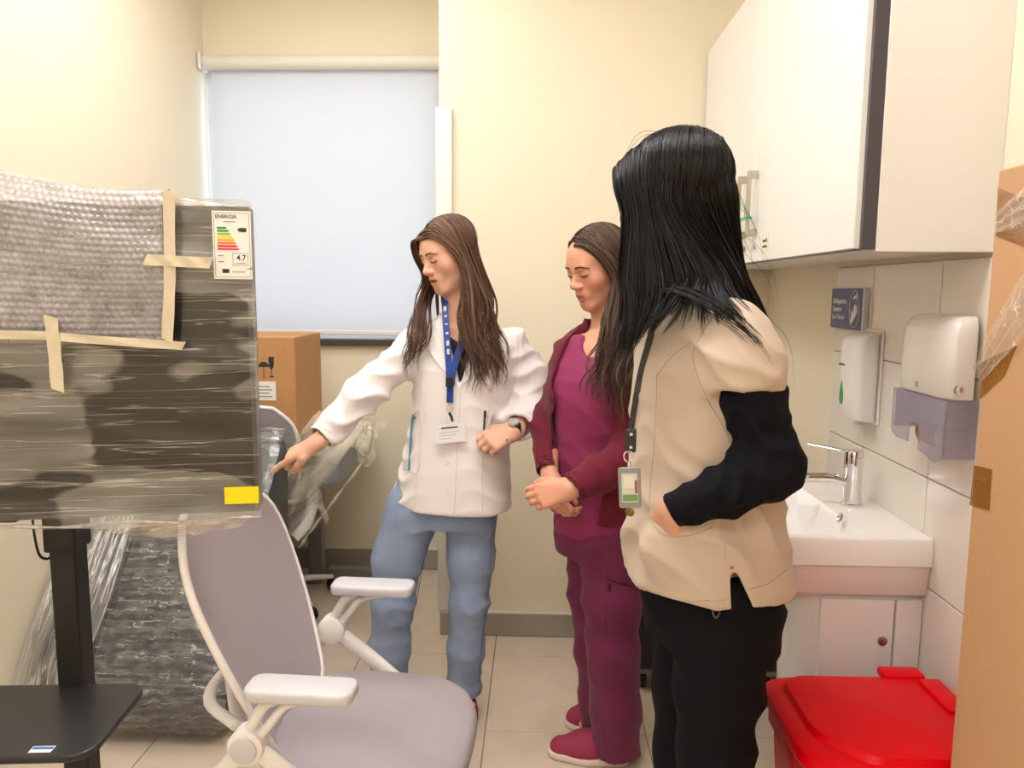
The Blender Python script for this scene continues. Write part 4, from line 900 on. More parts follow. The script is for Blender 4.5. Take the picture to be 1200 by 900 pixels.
def strands(guides, n, r0, seed, jit=.008, wave=0.0, freq=3.0, seg=20, tail=.25, amin=0., per=9, pinch=.35, push=None):
    """hair: locks of strands interpolated between neighbouring guide curves; a lock waves as one and closes towards its tip"""
    r = np.random.default_rng(seed); G = [np.array(spline(g, seg)) for g in guides]; mb_v = []; mb_f = []; rnd_ = []; q = np.linspace(0, 1, seg); cnt = 0
    while cnt < n:
        x = r.uniform(0, len(G) - 1); i = min(int(x), len(G) - 2); t = x - i; c = G[i] * (1 - t) + G[i + 1] * t; L0 = r.uniform(1 - tail, 1)
        loff = r.normal(0, 1, 3) * jit; loff2 = r.normal(0, 1, 3) * jit * 1.2; ph = r.uniform(0, 6.28); am0 = wave * r.uniform(.55, 1.3); fq = freq * r.uniform(.85, 1.15); tone = r.uniform()
        for s_ in range(per):
            L = L0 * r.uniform(.9, 1); ii = q * L * (seg - 1); lo = np.minimum(ii.astype(int), seg - 2); fr_ = (ii - lo)[:, None]; p = c[lo] * (1 - fr_) + c[lo + 1] * fr_
            own = r.normal(0, 1, 3) * jit * .75; prof_ = np.minimum(1, .3 + 1.4 * q) * (1 - (1 - pinch) * q ** 2)
            p = p + loff[None] * np.minimum(1, .2 + q)[:, None] + loff2[None] * (q ** 2)[:, None] + own[None] * prof_[:, None]
            if wave:
                am = am0 * np.clip((q * L - amin) / (1 - amin), 0, 1) ** .9; tt = np.gradient(p, axis=0); tt /= np.linalg.norm(tt, axis=1)[:, None]
                s1 = np.cross(tt, [0, 1, 0]); s1 /= np.maximum(np.linalg.norm(s1, axis=1), 1e-6)[:, None]; s2 = np.cross(tt, s1); pp = ph + r.normal(0, .25)
                p = p + s1 * (am * np.sin(q * L * 6.283 * fq + pp))[:, None] + s2 * (am * .6 * np.cos(q * L * 6.283 * fq + pp))[:, None]
            if push is not None:      # keep the strand outside the skull
                pc, pr_, pR = push; lc = (p - pc) @ pR.T / pr_; k_ = np.linalg.norm(lc, axis=1); m_ = np.where(k_ < 1, (1.0 + r.uniform(0, .05)) / np.maximum(k_, .2), 1)[:, None]; p = pc + (lc * m_ * pr_) @ pR
            tt = np.gradient(p, axis=0); tt /= np.maximum(np.linalg.norm(tt, axis=1), 1e-9)[:, None]; a = np.cross(tt, r.normal(0, 1, 3)); a /= np.maximum(np.linalg.norm(a, axis=1), 1e-9)[:, None]; b = np.cross(tt, a)
            rad = r0 * r.uniform(.6, 1.25) * (1 - .85 * q ** 3); vv = [p + (a * math.cos(2.094 * k) + b * math.sin(2.094 * k)) * rad[:, None] for k in range(3)]
            mb_v.append(np.stack(vv, 1).reshape(-1, 3)); rnd_.append(np.clip(np.full(seg * 3, .55 * tone + .45 * r.uniform()) , 0, 1))
            k0 = np.arange(seg - 1) * 3 + cnt * seg * 3
            mb_f.append(np.concatenate([np.stack([k0 + k, k0 + (k + 1) % 3, k0 + 3 + (k + 1) % 3, k0 + 3 + k], 1) for k in range(3)])); cnt += 1
    return np.concatenate(mb_v), np.concatenate(mb_f), np.concatenate(rnd_)
def skull(o, R, sc, grow=.008): return (V3(o) + (R[1] * -.014 + R[2] * .034) * sc, np.array([.073 + grow, .092 + grow, .078 + grow]) * sc, R)
def parted(o, R, sc, s_, lower, fr=(.082, -.07), curtain=0.0, part=.006, wide=1.0):
    """guide locks from the parting over one side of the head (s_ = +1 left), continued by the given lower points, front lock first"""
    o = V3(o); out = []; n = len(lower); W = lambda l, fw, u: o + (R[0] * l * s_ + R[1] * fw + R[2] * u) * sc
    for i, lw in enumerate(lower):
        t = i / max(1, n - 1); rf = fr[0] + (fr[1] - fr[0]) * t; ru = .034 + .084 * math.sqrt(max(.05, 1 - ((rf + .014) / .105) ** 2)); c = curtain * (1 - t) ** 1.5
        b4 = t ** 4 * max(0, min(1, (-fr[1] - .06) / .03)); lf = (1 - .78 * b4) * wide
        out.append([W(part * s_, rf, ru), W(.046 * lf, rf * (.92 + .22 * b4) + c * .3, ru * .55 + .032), W(.079 * lf, rf * (.62 + .54 * b4) + c * .7 - .005, .022), W(.085 * lf, rf * (.45 + .75 * b4) - .008 + c * .8, -.045)] + [V3(q) for q in lw])
    return out
def hair_obj(sets, cap, ramp, parent, name='hair', rough=.42, spec=.4):
    Vs, Fs, Rs = [], [], []; n = 0
    for V, Fq, r_ in sets: Vs.append(V); Fs.append(Fq + n); Rs.append(r_); n += len(V)
    if cap is not None:
        V, Fq = cap.net(); V = relax(V, Fq, 2); Vs.append(V); Fs.append(Fq + n); Rs.append(.35 + .15 * np.sin(V[:, 0] * 300 + V[:, 1] * 170))
    me = npmesh(name, np.concatenate(Vs), np.concatenate(Fs)); at = me.attributes.new('strand', 'FLOAT', 'POINT'); at.data.foreach_set('value', np.concatenate(Rs).astype(np.float32))
    m = bpy.data.materials.new(name + '_fibre'); m.use_nodes = True; N = m.node_tree.nodes; L = m.node_tree.links; b = N['Principled BSDF']; b.inputs['Roughness'].default_value = rough; b.inputs['Specular IOR Level'].default_value = spec
    a = N.new('ShaderNodeAttribute'); a.attribute_name = 'strand'; cr = N.new('ShaderNodeValToRGB'); L.new(a.outputs['Fac'], cr.inputs[0]); L.new(cr.outputs[0], b.inputs['Base Color'])
    cr.color_ramp.elements[0].color = lin(ramp[0]); cr.color_ramp.elements[1].color = lin(ramp[-1])
    for i, c in enumerate(ramp[1:-1]): e = cr.color_ramp.elements.new((i + 1) / (len(ramp) - 1)); e.color = lin(c)
    return obj(name, me, m, parent)
def on_head(o, R, sc, l, u, bvh, lift=.0008):
    """point of the face surface at (left, up) in the head frame"""
    o = V3(o); p = o + (R[0] * l + R[2] * u + R[1] * .16) * sc; h, n, i, d = bvh.ray_cast(Vector(p), Vector(-R[1])); return (h + n * lift) if h else None
def face_marks(o, R, sc, bvh, parent, brow, lash, open_=0):
    for s_ in (-1, 1):
        q = [on_head(o, R, sc, s_ * l, u, bvh, .0006) for l, u in ((.013, .0215), (.024, .0240), (.036, .0240), (.046, .0195), (.052, .015))]
        q = [p for p in q if p]
        if len(q) > 2: obj('eyebrow', MB().tube(spline(q, 10), lambda t: .0027 - .0016 * t, 6, flat=1), brow, parent, smooth=True)
        q = [on_head(o, R, sc, s_ * l, u, bvh, .0008) for l, u in ((.018, -.0035), (.025, -.0062), (.033, -.0068), (.041, -.0052), (.046, -.0025))]
        q = [p for p in q if p]
        if len(q) > 2: obj('eyelash', MB().tube(spline(q, 10), lambda t: .0017, 6), lash, parent, smooth=True)
        q = [on_head(o, R, sc, s_ * l, u, bvh, .0002) for l, u in ((.018, .004), (.026, .0085), (.034, .009), (.043, .006))]
        q = [p for p in q if p]
        if len(q) > 2: obj('eyelid_crease', MB().tube(spline(q, 8), .0007, 5), mat('crease_tone', '#A4684F', .6), parent, smooth=True)
def shoe(name, heel, toe, parent, upper, sole, w=.045, h=.085, lift=.0):
    """trainer from heel to toe on the floor"""
    heel, toe = V3(heel), V3(toe); d = toe - heel; L = np.linalg.norm(d); d /= L; n = V3((0, 0, 1)); s_ = np.cross(n, d)
    f = Field(np.minimum(heel, toe) - [.07, .07, .01], np.maximum(heel, toe) + [.07, .07, .15], .0045)
    A = lambda t, z, y=0: heel + d * (t * L) + n * z + s_ * y
    f.cone(A(.12, .05), A(.12, h), w * .78, w * .74, .02); f.cone(A(.12, .045), A(.55, .04), w * .80, w * .95, .03); f.cone(A(.5, .035), A(.84, .028), w * .95, w * .78, .03); f.cone(A(.2, .075), A(.55, .05), w * .7, w * .62, .03)
    f.plane((0, 0, .018), (0, 0, -1)); f.plane((0, 0, h + .02), (0, 0, 1))
    u, bv = cloth(name, f, upper, parent, it=2)
    g = Field(np.minimum(heel, toe) - [.07, .07, .01], np.maximum(heel, toe) + [.07, .07, .06], .0045)
    g.cone(A(.10, .02), A(.55, .02), w * .86, w * 1.0, .02); g.cone(A(.5, .02), A(.86, .022), w * 1.02, w * .84, .02); g.plane((0, 0, .030), (0, 0, 1), .01); g.plane((0, 0, .001), (0, 0, -1), .002)
    so, _ = cloth('sole', g, sole, u, it=2); return u, bv
SKIN_A = mat('skin_light', '#E7B89E', .48, attr='tone', subs=.12, bump=.03, scale=300)
# ------------------------------------------------------------------ person 1: white coat, pointing
def tabrow(px, py, d, w, dep, dy=0): q = P(px, py, d); return (q.z, q.x, q.y + dy, w, dep)
W1 = thing('person', 'woman in an open white coat, blue lanyard and jeans pointing to the left', 'person', (P(505, 700, 2.42).x, 2.42, 0))
o1 = P(527, 297, 2.40); R1 = rotframe(math.radians(52), math.radians(19), math.radians(4)); S1 = .95
sh_r, el_r, cu_r = P(485, 402, 2.43), P(425, 463, 2.32), P(378, 513, 2.21)
sh_l, el_l, cu_l = P(604, 404, 2.46), P(627, 472, 2.47), P(608, 499, 2.33)
wr_r, wr_l = P(371, 519, 2.195), P(602, 505, 2.30)
f = Field((-.98, 2.0, .0), (.06, 2.75, 1.72), .009, [((o1.x - .13, o1.y - .14, o1.z - .14), (o1.x + .12, o1.y + .13, o1.z + .13), .0026), ((-.86, 2.02, .85), (-.68, 2.30, 1.03), .003), ((-.20, 2.1, .90), (-.04, 2.36, 1.04), .003)])
head(f, o1, R1, S1); mouth_gap(f, o1, R1, S1, .0052)
nk = P(538, 385, 2.44); f.cone(V3(o1) + R1[1] * -.018 - R1[2] * .05, V3(nk), .047, .052, .03)
f.column([tabrow(538, 388, 2.45, .09, .06), tabrow(543, 400, 2.45, .145, .08), tabrow(540, 440, 2.44, .13, .09), tabrow(537, 490, 2.44, .115, .085), tabrow(530, 560, 2.43, .14, .10), tabrow(522, 600, 2.43, .15, .10)], (-.2, -1), .04)
f.chain([V3(sh_r), V3(el_r), V3(wr_r)], [.042, .034, .024], .03); f.chain([V3(sh_l), V3(el_l), V3(wr_l)], [.042, .034, .024], .03)
for h_, k_, a_ in ((P(488, 600, 2.43), P(463, 702, 2.40), P(458, 815, 2.41)), (P(548, 600, 2.43), P(550, 705, 2.40), P(542, 815, 2.46))): f.chain([V3(h_), V3(k_), V3(a_)], [.07, .05, .036], .03); f.cone(V3(a_), V3((a_.x, a_.y - .12, .045)), .035, .028, .02)
hand(f, wr_r, (-.88, -.10, -.42), (-.35, -.30, .85), (0, -1, .1), [(.10, .12, .10), (.95, 1.25, .7), (1.1, 1.3, .7), (1.15, 1.3, .7)], .8, .55, .98)
hand(f, wr_l, (-.80, -.45, -.30), (.20, -.75, .55), (-.2, .2, 1), [(.75, 1.0, .5), (.8, 1.1, .6), (.85, 1.1, .6), (.9, 1.1, .6)], .6, .6, .95)
body1, bv1 = skin_obj('body', f, SKIN_A, W1, lambda V: headcol(V, o1, R1, S1, '#E4AF96', '#B95F58'))
BROWN = mat('brow_brown', '#5B3D2C', .7); LASH = mat('lash_dark', '#2A1B16', .7)
face_marks(o1, R1, S1, bv1, body1, BROWN, LASH)
obj('teeth', MB().tube([Vector(V3(o1) + (R1[0] * l + R1[1] * .081 - R1[2] * .0635) * S1) for l in (-.011, 0, .011)], .0032, 6), mat('teeth', '#EDE6DC', .3), body1)
# black top under the coat
f = Field((-.5, 2.2, .95), (.0, 2.65, 1.42), .008)
f.column([tabrow(537, 372, 2.46, .05, .05), tabrow(541, 392, 2.455, .12, .08), tabrow(542, 402, 2.455, .15, .092), tabrow(540, 440, 2.45, .14, .105), tabrow(537, 500, 2.45, .125, .10)], (-.2, -1), .03)
f.ell(P(540, 374, 2.33), (.045, .12, .075), None, .015, 'sub')
cloth('black_top', f, mat('black_jersey', '#15151A', .8, bump=.1, scale=300), W1)
# jeans
DEN = mat('denim', '#8C9DBC', .8, bump=.2, scale=14, var=.14, detail=9)
f = Field((-.62, 2.2, .06), (-.0, 2.7, .98), .0065)
f.column([tabrow(524, 545, 2.43, .15, .10), tabrow(520, 580, 2.43, .165, .11), tabrow(515, 612, 2.43, .165, .105)], (-.2, -1), .04)
f.chain([V3(P(484, 600, 2.42)), V3(P(466, 655, 2.41)), V3(P(461, 705, 2.40)), V3(P(457, 760, 2.40)), V3(P(455, 822, 2.41))], [.092, .080, .068, .064, .060], .03)
f.chain([V3(P(551, 600, 2.43)), V3(P(552, 655, 2.41)), V3(P(550, 705, 2.40)), V3(P(546, 760, 2.42)), V3(P(543, 808, 2.45)), V3(P(543, 818, 2.46))], [.088, .074, .062, .059, .057, .055], .03)
f.plane((0, 0, .095), (0, 0, -1))
jeans1, bvj = cloth('jeans', f, DEN, W1, [((.2, .1, 1), .06, 1), ((.5, 0, .8), .09, .8)], .0034, 3, lambda V: .35 + .65 * np.exp(-(((V[:, 2] - .42) / .12) ** 2)) + .5 * np.exp(-(((V[:, 2] - .14) / .06) ** 2)))
DENS = mat('denim_seam', '#4E6780', .8)
seam('side_seam', bvj, [(577, 622), (570, 700), (563, 770), (560, 800)], DENS, jeans1); seam('side_seam', bvj, [(505, 620), (490, 690), (484, 750)], DENS, jeans1)
# shoes
REDS = mat('red_suede', '#A81830', .7, bump=.15, scale=300); WHS = mat('white_rubber', '#E9E2DC', .5)
s1, bvs = shoe('shoe', P(541, 815, 2.53) * 1 + Vector((0, 0, -P(541, 815, 2.53).z)), PZ(545, 862, 0), W1, REDS, mat('dark_sole', '#4A2E26', .6))
s2, _ = shoe('shoe', Vector((P(457, 815, 2.46).x, 2.50, 0)), Vector((P(452, 815, 2.3).x - .02, 2.26, 0)), W1, REDS, MATS['dark_sole'])
for y in (822, 830):
    st_ = line_on(bvs, [(546, y - 4), (552, y), (557, y + 4)], 8, .001)
    if len(st_) > 2: obj('stripe', MB().tube(st_, .004, 6, flat=.5), WHS, s1)
# white coat
COAT = mat('white_cotton', '#F1EAEA', .75, bump=.06, scale=350, sheen=.1)
f = Field((-1.0, 2.02, .66), (.12, 2.72, 1.44), .0062)
f.column([tabrow(528, 612, 2.43, .205, .145), tabrow(529, 590, 2.43, .198, .142), tabrow(534, 545, 2.43, .178, .137), tabrow(538, 500, 2.435, .160, .130), tabrow(540, 470, 2.435, .156, .130), tabrow(543, 430, 2.44, .162, .130), tabrow(544, 402, 2.45, .162, .108), tabrow(541, 384, 2.455, .115, .09), tabrow(538, 372, 2.465, .072, .07), tabrow(537, 366, 2.47, .06, .06)], (-.2, -1), .03)
f.chain([V3(P(490, 404, 2.44)), V3(el_r), V3(P(366, 525, 2.185))], [.064, .060, .043], .035)
f.chain([V3(P(600, 406, 2.455)), V3(P(620, 440, 2.47)), V3(el_l)], [.062, .060, .056], .035); f.chain([V3(el_l), V3(cu_l), V3(P(600, 507, 2.29))], [.056, .047, .044], .03)
def capcut(f, c, dirn, r):      # open a cuff: remove what lies beyond c within r
    c = V3(c); n = V3(dirn); n /= np.linalg.norm(n)
    f.put(lambda x, y, z: np.maximum(-((x - c[0]) * n[0] + (y - c[1]) * n[1] + (z - c[2]) * n[2]), np.sqrt((x - c[0]) ** 2 + (y - c[1]) ** 2 + (z - c[2]) ** 2) - r), c - r, c + r, .004, 'sub')
capcut(f, P(376, 515, 2.208), V3(cu_r) - V3(el_r), .12); capcut(f, P(606, 501, 2.325), V3(cu_l) - V3(el_l), .08)
f.cone(V3(P(371, 519, 2.195)), V3(P(382, 508, 2.22)), .036, .036, .004, 'sub'); f.cone(V3(P(602, 505, 2.30)), V3(P(610, 498, 2.335)), .036, .036, .004, 'sub')
# neck opening: V down to the buttons
va_, vb_, vc_ = P(514, 362, 2.33), P(566, 362, 2.33), P(538, 452, 2.30)
def wedge(a, b, c, ymid):
    def fn(x, y, z):
        t = np.clip((z - c.z) / (a.z - c.z), 0, 1.4); xl = c.x + (a.x - c.x) * t; xr = c.x + (b.x - c.x) * t
        return np.maximum(np.maximum(xl - x, x - xr), np.maximum(c.z - z, y - ymid))
    return fn
f.put(wedge(va_, vb_, vc_, 2.45), (va_.x - .02, 2.1, vc_.z), (vb_.x + .02, 2.46, 1.44), .006, 'sub')
f.column([tabrow(528, 640, 2.43, .19, .13), tabrow(529, 585, 2.43, .175, .12)], (-.2, -1), .006, 'sub')
f.plane((0, 2.29, P(528, 609, 2.29).z), (-.03, .02, -1))
sleeve_dir = V3(cu_r) - V3(el_r)
def coatmask(V):
    arm = np.clip((-.36 - V[:, 0]) / .08, 0, 1) + np.clip((V[:, 0] + .09) / .05, 0, 1) * (V[:, 2] > .95)
    return .35 + 1.0 * np.clip(arm, 0, 1)
coat, bvc = cloth('white_coat', f, COAT, W1, [(sleeve_dir * [1, .3, 1] + [.1, 0, -.35], .065, 1), ((.75, .1, .55), .12, .7), ((1, 0, .15), .10, .5)], .0055, 5, coatmask)
SEAM = mat('coat_seam', '#D9CFCF', .8)
for pts in ([(540, 455), (536, 520), (534, 565), (532, 608)], [(496, 430), (492, 490), (490, 545), (484, 606)], [(575, 470), (567, 520), (565, 560), (566, 606)], [(606, 400), (606, 430), (600, 460)], [(457, 597), (490, 607), (540, 611), (600, 607)]): seam('seam', bvc, pts, SEAM, coat, .0009, 24, .0002)
for pts in ([(478, 492), (492, 486), (491, 550), (474, 550)], [(566, 512), (600, 520)]): seam('pocket_edge', bvc, pts, SEAM, coat, .0012, 30, .0003)
for y in (541, 575): 
    q = hit(bvc, 523 if y == 541 else 524, y, .0005)
    if q: obj('button', MB().lathe([(.006, 0), (.0075, .0012), (.0065, .0025), (.003, .0018)], q, (-.2, -1, .05), 14), WPLAS, coat, smooth=40)
# lapels: folded flaps beside the opening
def lapel(pts_in, pts_out):
    a = [hit(bvc, x, y, .004) for x, y in pts_in]; b = [hit(bvc, x, y, .007) for x, y in pts_out]; n = len(a)
    if any(q is None for q in a + b): return
    A_, B_ = spline(a, 14), spline(b, 14)
    obj('lapel', MB().sheet(lambda u, v: Vector(A_[round(u * 13)]).lerp(Vector(B_[round(u * 13)]), v), 13, 4, .0025, (0, -1, .1)), COAT, coat, smooth=60)
lapel([(511, 376), (518, 405), (527, 430), (536, 452)], [(502, 384), (502, 405), (515, 428), (535, 450)])
lapel([(566, 380), (560, 405), (551, 430), (541, 452)], [(577, 388), (577, 405), (566, 428), (543, 450)])
# lanyard and badge
BLU = mat('blue_ribbon', '#1B3F94', .6, bump=.1, scale=400)
cb = P(527, 470, 2.295)
def ribbon(pts, w, th=.0016, face_=(0, -1, 0.05), tw=None):
    S = spline(pts, 18); fc = Vector(face_)
    def fn(u, v):
        i = round(u * 17); t = Vector(S[min(i + 1, 17)]) - Vector(S[max(i - 1, 0)]); s_ = t.cross(fc).normalized(); return Vector(S[i]) + s_ * ((v - .5) * w)
    return MB().sheet(fn, 17, 2, th, fc)
lan = obj('lanyard', ribbon([P(521, 350, 2.395), P(522, 372, 2.355), P(524, 400, 2.325), P(526, 430, 2.305), P(527, 452, 2.295)], .020), BLU, W1, smooth=50)
obj('ribbon', ribbon([P(556, 366, 2.37), P(549, 385, 2.335), P(540, 405, 2.318), P(532, 430, 2.303), P(528, 452, 2.297)], .020), BLU, lan, smooth=50)
obj('ribbon', ribbon([P(527.5, 450, 2.291), P(527, 472, 2.29)], .020), BLU, lan)
for k, (px, py) in enumerate(((521.6, 362), (522.4, 372), (523.2, 382), (524, 392), (524.8, 402), (525.4, 412))):
    q = P(px, py, 2.375 - .0115 * min(k, 5) - .004); obj('print_mark', MB().box((q.x - .004, q.y - .004, q.z - .008), (q.x + .004, q.y - .002, q.z + .008)), WPLAS, lan)
q = P(527, 447, 2.287); obj('buckle', MB().box((q.x - .012, q.y - .006, q.z - .017), (q.x + .012, q.y + .004, q.z + .014), .003), BLACK, lan)
q = P(527, 479, 2.286); obj('ring', MB().tube([(q.x + .010 * math.cos(a), q.y, q.z + .010 * math.sin(a)) for a in np.linspace(0, 6.283, 17)], .0014, 6), CHROME, lan)
q = P(528, 489, 2.285); obj('clip', MB().tube([(q.x - .004, q.y, q.z + .014), (q.x + .003, q.y, q.z), (q.x + .006, q.y - .002, q.z - .012)], .004, 8), BLACK, lan)
q = P(528, 508, 2.282); MBD = frame(q, (1, .03, .12), (-.12, .05, 1))
obj('badge', MB().prism(rrect(.090, .056, .004), .0025, MBD @ Matrix.Translation((0, 0, 0)), .0008), mat('badge_white', '#ECEAF0', .3), lan)
obj('badge_print', MB().box((-.026, .016, .0025), (.024, .0205, .0029), 0, 1, MBD), INK, lan)
for k in range(3): obj('badge_print', MB().box((-.034, .004 - k * .009, .0025), (.028 - .012 * k, .0055 - k * .009, .0028), 0, 1, MBD), mat('faint_print', '#A9A8B4', .5), lan)
# watch
wq = V3(P(602, 504.5, 2.302)); wd = V3(cu_l) - V3(el_l); wd /= np.linalg.norm(wd)
fr1 = np.cross(wd, (0, 0, 1)); fr1 /= np.linalg.norm(fr1); fr2 = np.cross(fr1, wd)
wt_ = obj('watch', MB().loft([[Vector(wq + wd * o_ + (fr1 * math.cos(a) + fr2 * math.sin(a)) * r_) for a in np.linspace(0, 6.283, 24, endpoint=False)] for o_, r_ in ((-.011, .0255), (-.011, .0295), (.011, .0285), (.011, .025))]), BLACK, W1, smooth=40)
nf = V3(C0) - wq; nf -= wd * (nf @ wd); nf /= np.linalg.norm(nf); nf = nf + np.cross(wd, nf) * .6; nf /= np.linalg.norm(nf)
obj('watch_face', MB().lathe([(.018, 0), (.0195, .003), (.018, .008), (.015, .009)], Vector(wq + nf * .0255), Vector(nf), 20), mat('watch_face', '#C9CDD0', .2, .5), wt_, smooth=40)
# hair
K = lambda rows: [[P(*p) for p in g] for g in rows]
lowL1 = K([[(541, 345, 2.318), (539, 385, 2.303), (545, 425, 2.288), (547, 458, 2.285)], [(556, 350, 2.322), (555, 390, 2.303), (562, 430, 2.285), (570, 466, 2.285)], [(568, 350, 2.35), (574, 390, 2.325), (582, 430, 2.305), (588, 472, 2.305)], [(576, 350, 2.42), (582, 385, 2.40), (590, 420, 2.365), (594, 460, 2.345)]])
lowR1 = K([[(493, 345, 2.44), (482, 388, 2.34), (475, 418, 2.32), (468, 450, 2.31)], [(498, 348, 2.46), (490, 390, 2.33), (483, 420, 2.305), (475, 446, 2.30)], [(506, 350, 2.48), (503, 384, 2.34), (496, 414, 2.30), (486, 438, 2.295)]])
gr1 = parted(o1, R1, S1, 1, lowL1); gl1 = parted(o1, R1, S1, -1, lowR1, (.082, -.05), .045, wide=1.2)
back1 = K([[(560, 330, 2.48), (572, 360, 2.5), (578, 395, 2.52)], [(545, 320, 2.50), (545, 360, 2.53), (545, 395, 2.54)], [(512, 320, 2.49), (515, 360, 2.52), (520, 395, 2.54)]])
def haircap(o, R, sc, grow=.006, hl=(.084, .062, .028, -.05)):
    c = Field(V3(o) - .16, V3(o) + .16, .004); c.ell(V3(o) + (R[1] * -.014 + R[2] * .036) * sc, [(.072 + grow) * sc, (.092 + grow) * sc, (.080 + grow) * sc], R, .01); c.ell(V3(o) + (R[1] * -.03 - R[2] * .03) * sc, [.072 * sc, .065 * sc, .075 * sc], R, .03)
    A_ = V3(o) + (R[1] * hl[0] + R[2] * hl[1]) * sc; df, du = hl[2] - hl[0], hl[3] - hl[1]; n = R[1] * -du + R[2] * df; c.plane(A_, n, .008)
    c.plane(V3(o) - R[2] * .10 * sc, -R[2], .01); return c
sk1 = skull(o1, R1, S1, .007)
hair_obj([strands(gl1, 330, .0016, 11, .0038, .019, 3.2, 40, .25, amin=.45, push=sk1, pinch=.25), strands(gr1, 760, .0016, 12, .0042, .021, 3.4, 40, .22, amin=.47, push=sk1, pinch=.25), strands(back1, 160, .0026, 13, .008)],
         haircap(o1, R1, S1, .002), ('#33231B', '#54392B', '#765543', '#967660'), W1)
# things carried in the pockets
pn = thing('pen', 'slim dark pen clipped in the front pocket of the white coat', 'pen', hit(bvc, 567, 500, .004) or P(567, 500, 2.29))
a_, b_ = hit(bvc, 568, 484, .004) or P(568, 484, 2.3), hit(bvc, 566.5, 504, .004) or P(566, 504, 2.3); obj('barrel', MB().tube([a_, b_], .0032, 8), mat('pen_dark', '#3B3A44', .3), pn, smooth=40); obj('cap', MB().tube([a_ + Vector((0, 0, .008)), a_ - Vector((0, 0, .012))], .004, 8), BLACK, pn, smooth=40)
nb = thing('notebook', 'thin blue edged notebook standing in the side pocket of the white coat', 'notebook', hit(bvc, 472, 520, .004) or P(472, 520, 2.35))
a_, b_ = hit(bvc, 484, 490, .003) or P(482, 490, 2.36), hit(bvc, 480, 551, .003) or P(478, 551, 2.36); obj('spine', MB().tube([a_, b_], .0055, 8, flat=.6), mat('notebook_blue', '#4E8FB8', .5), nb, smooth=40)
q = hit(bvc, 487, 489, .004) or a_; obj('elastic', MB().tube([q + Vector((-.006, 0, .008)), q + Vector((.004, -.002, .0)), a_], .0025, 6), mat('notebook_elastic', '#3C7090', .5), nb)
# ------------------------------------------------------------------ person 2: burgundy scrubs and fleece
W2 = thing('person', 'woman in burgundy scrubs and an open maroon fleece with hands folded', 'person', (P(705, 700, 2.25).x, 2.25, 0))
o2 = P(701, 311, 2.25); R2 = rotframe(math.radians(56), math.radians(20)); S2 = .97; F2 = V3((-.62, -.78, 0)); L2 = V3((.78, -.62, 0))
shr, elr, cur = P(676, 408, 2.38), P(641, 497, 2.33), P(643, 552, 2.20)
shl, ell, cul = P(744, 412, 2.15), P(748, 528, 2.10), P(676, 569, 2.04)
wrr, wrl = P(645, 560, 2.18), P(668, 573, 2.035)
f = Field((-.12, 1.9, 0), (.46, 2.52, 1.70), .009, [((o2.x - .13, o2.y - .14, o2.z - .14), (o2.x + .12, o2.y + .13, o2.z + .13), .0026), ((.01, 1.95, .78), (.17, 2.25, .98), .003)])
head(f, o2, R2, S2)
nk2 = P(714, 388, 2.28); f.cone(V3(o2) + R2[1] * -.016 - R2[2] * .05, V3(nk2), .047, .053, .03)
f.column([tabrow(713, 392, 2.28, .09, .06), tabrow(710, 404, 2.28, .14, .08), tabrow(706, 450, 2.26, .13, .10), tabrow(706, 520, 2.26, .125, .09), tabrow(708, 600, 2.26, .14, .10)], F2, .04)
f.chain([V3(shr), V3(elr), V3(wrr)], [.042, .034, .024], .03); f.chain([V3(shl), V3(ell), V3(wrl)], [.042, .034, .024], .03)
for h_, k_, a_ in ((P(718, 630, 2.2), P(718, 760, 2.2), P(723, 880, 2.24)), (P(694, 640, 2.34), P(700, 760, 2.33), P(706, 862, 2.38))): f.chain([V3(h_), V3(k_), V3(a_)], [.06, .044, .032], .03); f.cone(V3(a_), V3((a_.x - .06, a_.y - .02, .042)), .028, .02, .02)
hand(f, wrl, (-.93, .12, -.28), (-.1, -.9, .35), (0, 0, 1), [(.35, .6, .4), (.4, .7, .4), (.45, .7, .4), (.5, .7, .4)], .4, .35, .96)
hand(f, wrr, (.30, -.45, -.85), (-.75, -.60, .05), (.4, -.7, .4), [(.5, .9, .4), (.55, .9, .4), (.6, .9, .5), (.6, .9, .5)], .4, .5, .96)
body2, bv2 = skin_obj('body', f, SKIN_A, W2, lambda V: headcol(V, o2, R2, S2, '#DDA084', '#B05A56'))
BROW2 = mat('brow_dark', '#3A2822', .7)
face_marks(o2, R2, S2, bv2, body2, BROW2, LASH)
q = [on_head(o2, R2, S2, l, u, bv2, .0005) for l, u in ((-.018, -.0648), (-.008, -.0652), (0, -.0648), (.008, -.0652), (.019, -.0645))]; q = [p for p in q if p]
if len(q) > 2: obj('lip_line', MB().tube(spline(q, 10), .0009, 5), mat('lip_dark', '#7A3A38', .6), body2, smooth=True)
MAG = mat('magenta_scrub', '#8E2558', .75, bump=.08, scale=350, sheen=.08); MAGP = mat('burgundy_trouser', '#6B1846', .75, bump=.08, scale=350, sheen=.08); FLE = mat('maroon_fleece', '#6A1029', .95, bump=.35, scale=420, sheen=.08)
f = Field((-.1, 1.98, .70), (.46, 2.56, 1.42), .0065)
tb2 = [(712, 392, 2.285, .115, .075), (709, 405, 2.28, .150, .092), (703, 445, 2.26, .148, .122), (701, 475, 2.26, .145, .125), (704, 520, 2.26, .140, .112), (706, 570, 2.26, .150, .118), (706, 625, 2.26, .155, .120)]
f.column([tabrow(*r) for r in tb2], F2, .03)
vq = V3(P(700, 400, 2.2)); 
f.ell(V3(P(709, 388, 2.25)) + F2 * .05, (.046, .046, .075), None, .02, 'sub')
top2, bvt2 = cloth('scrub_top', f, MAG, W2, [((.6, .3, .7), .10, 1), ((.3, .2, 1), .06, .6)], .0032, 8)
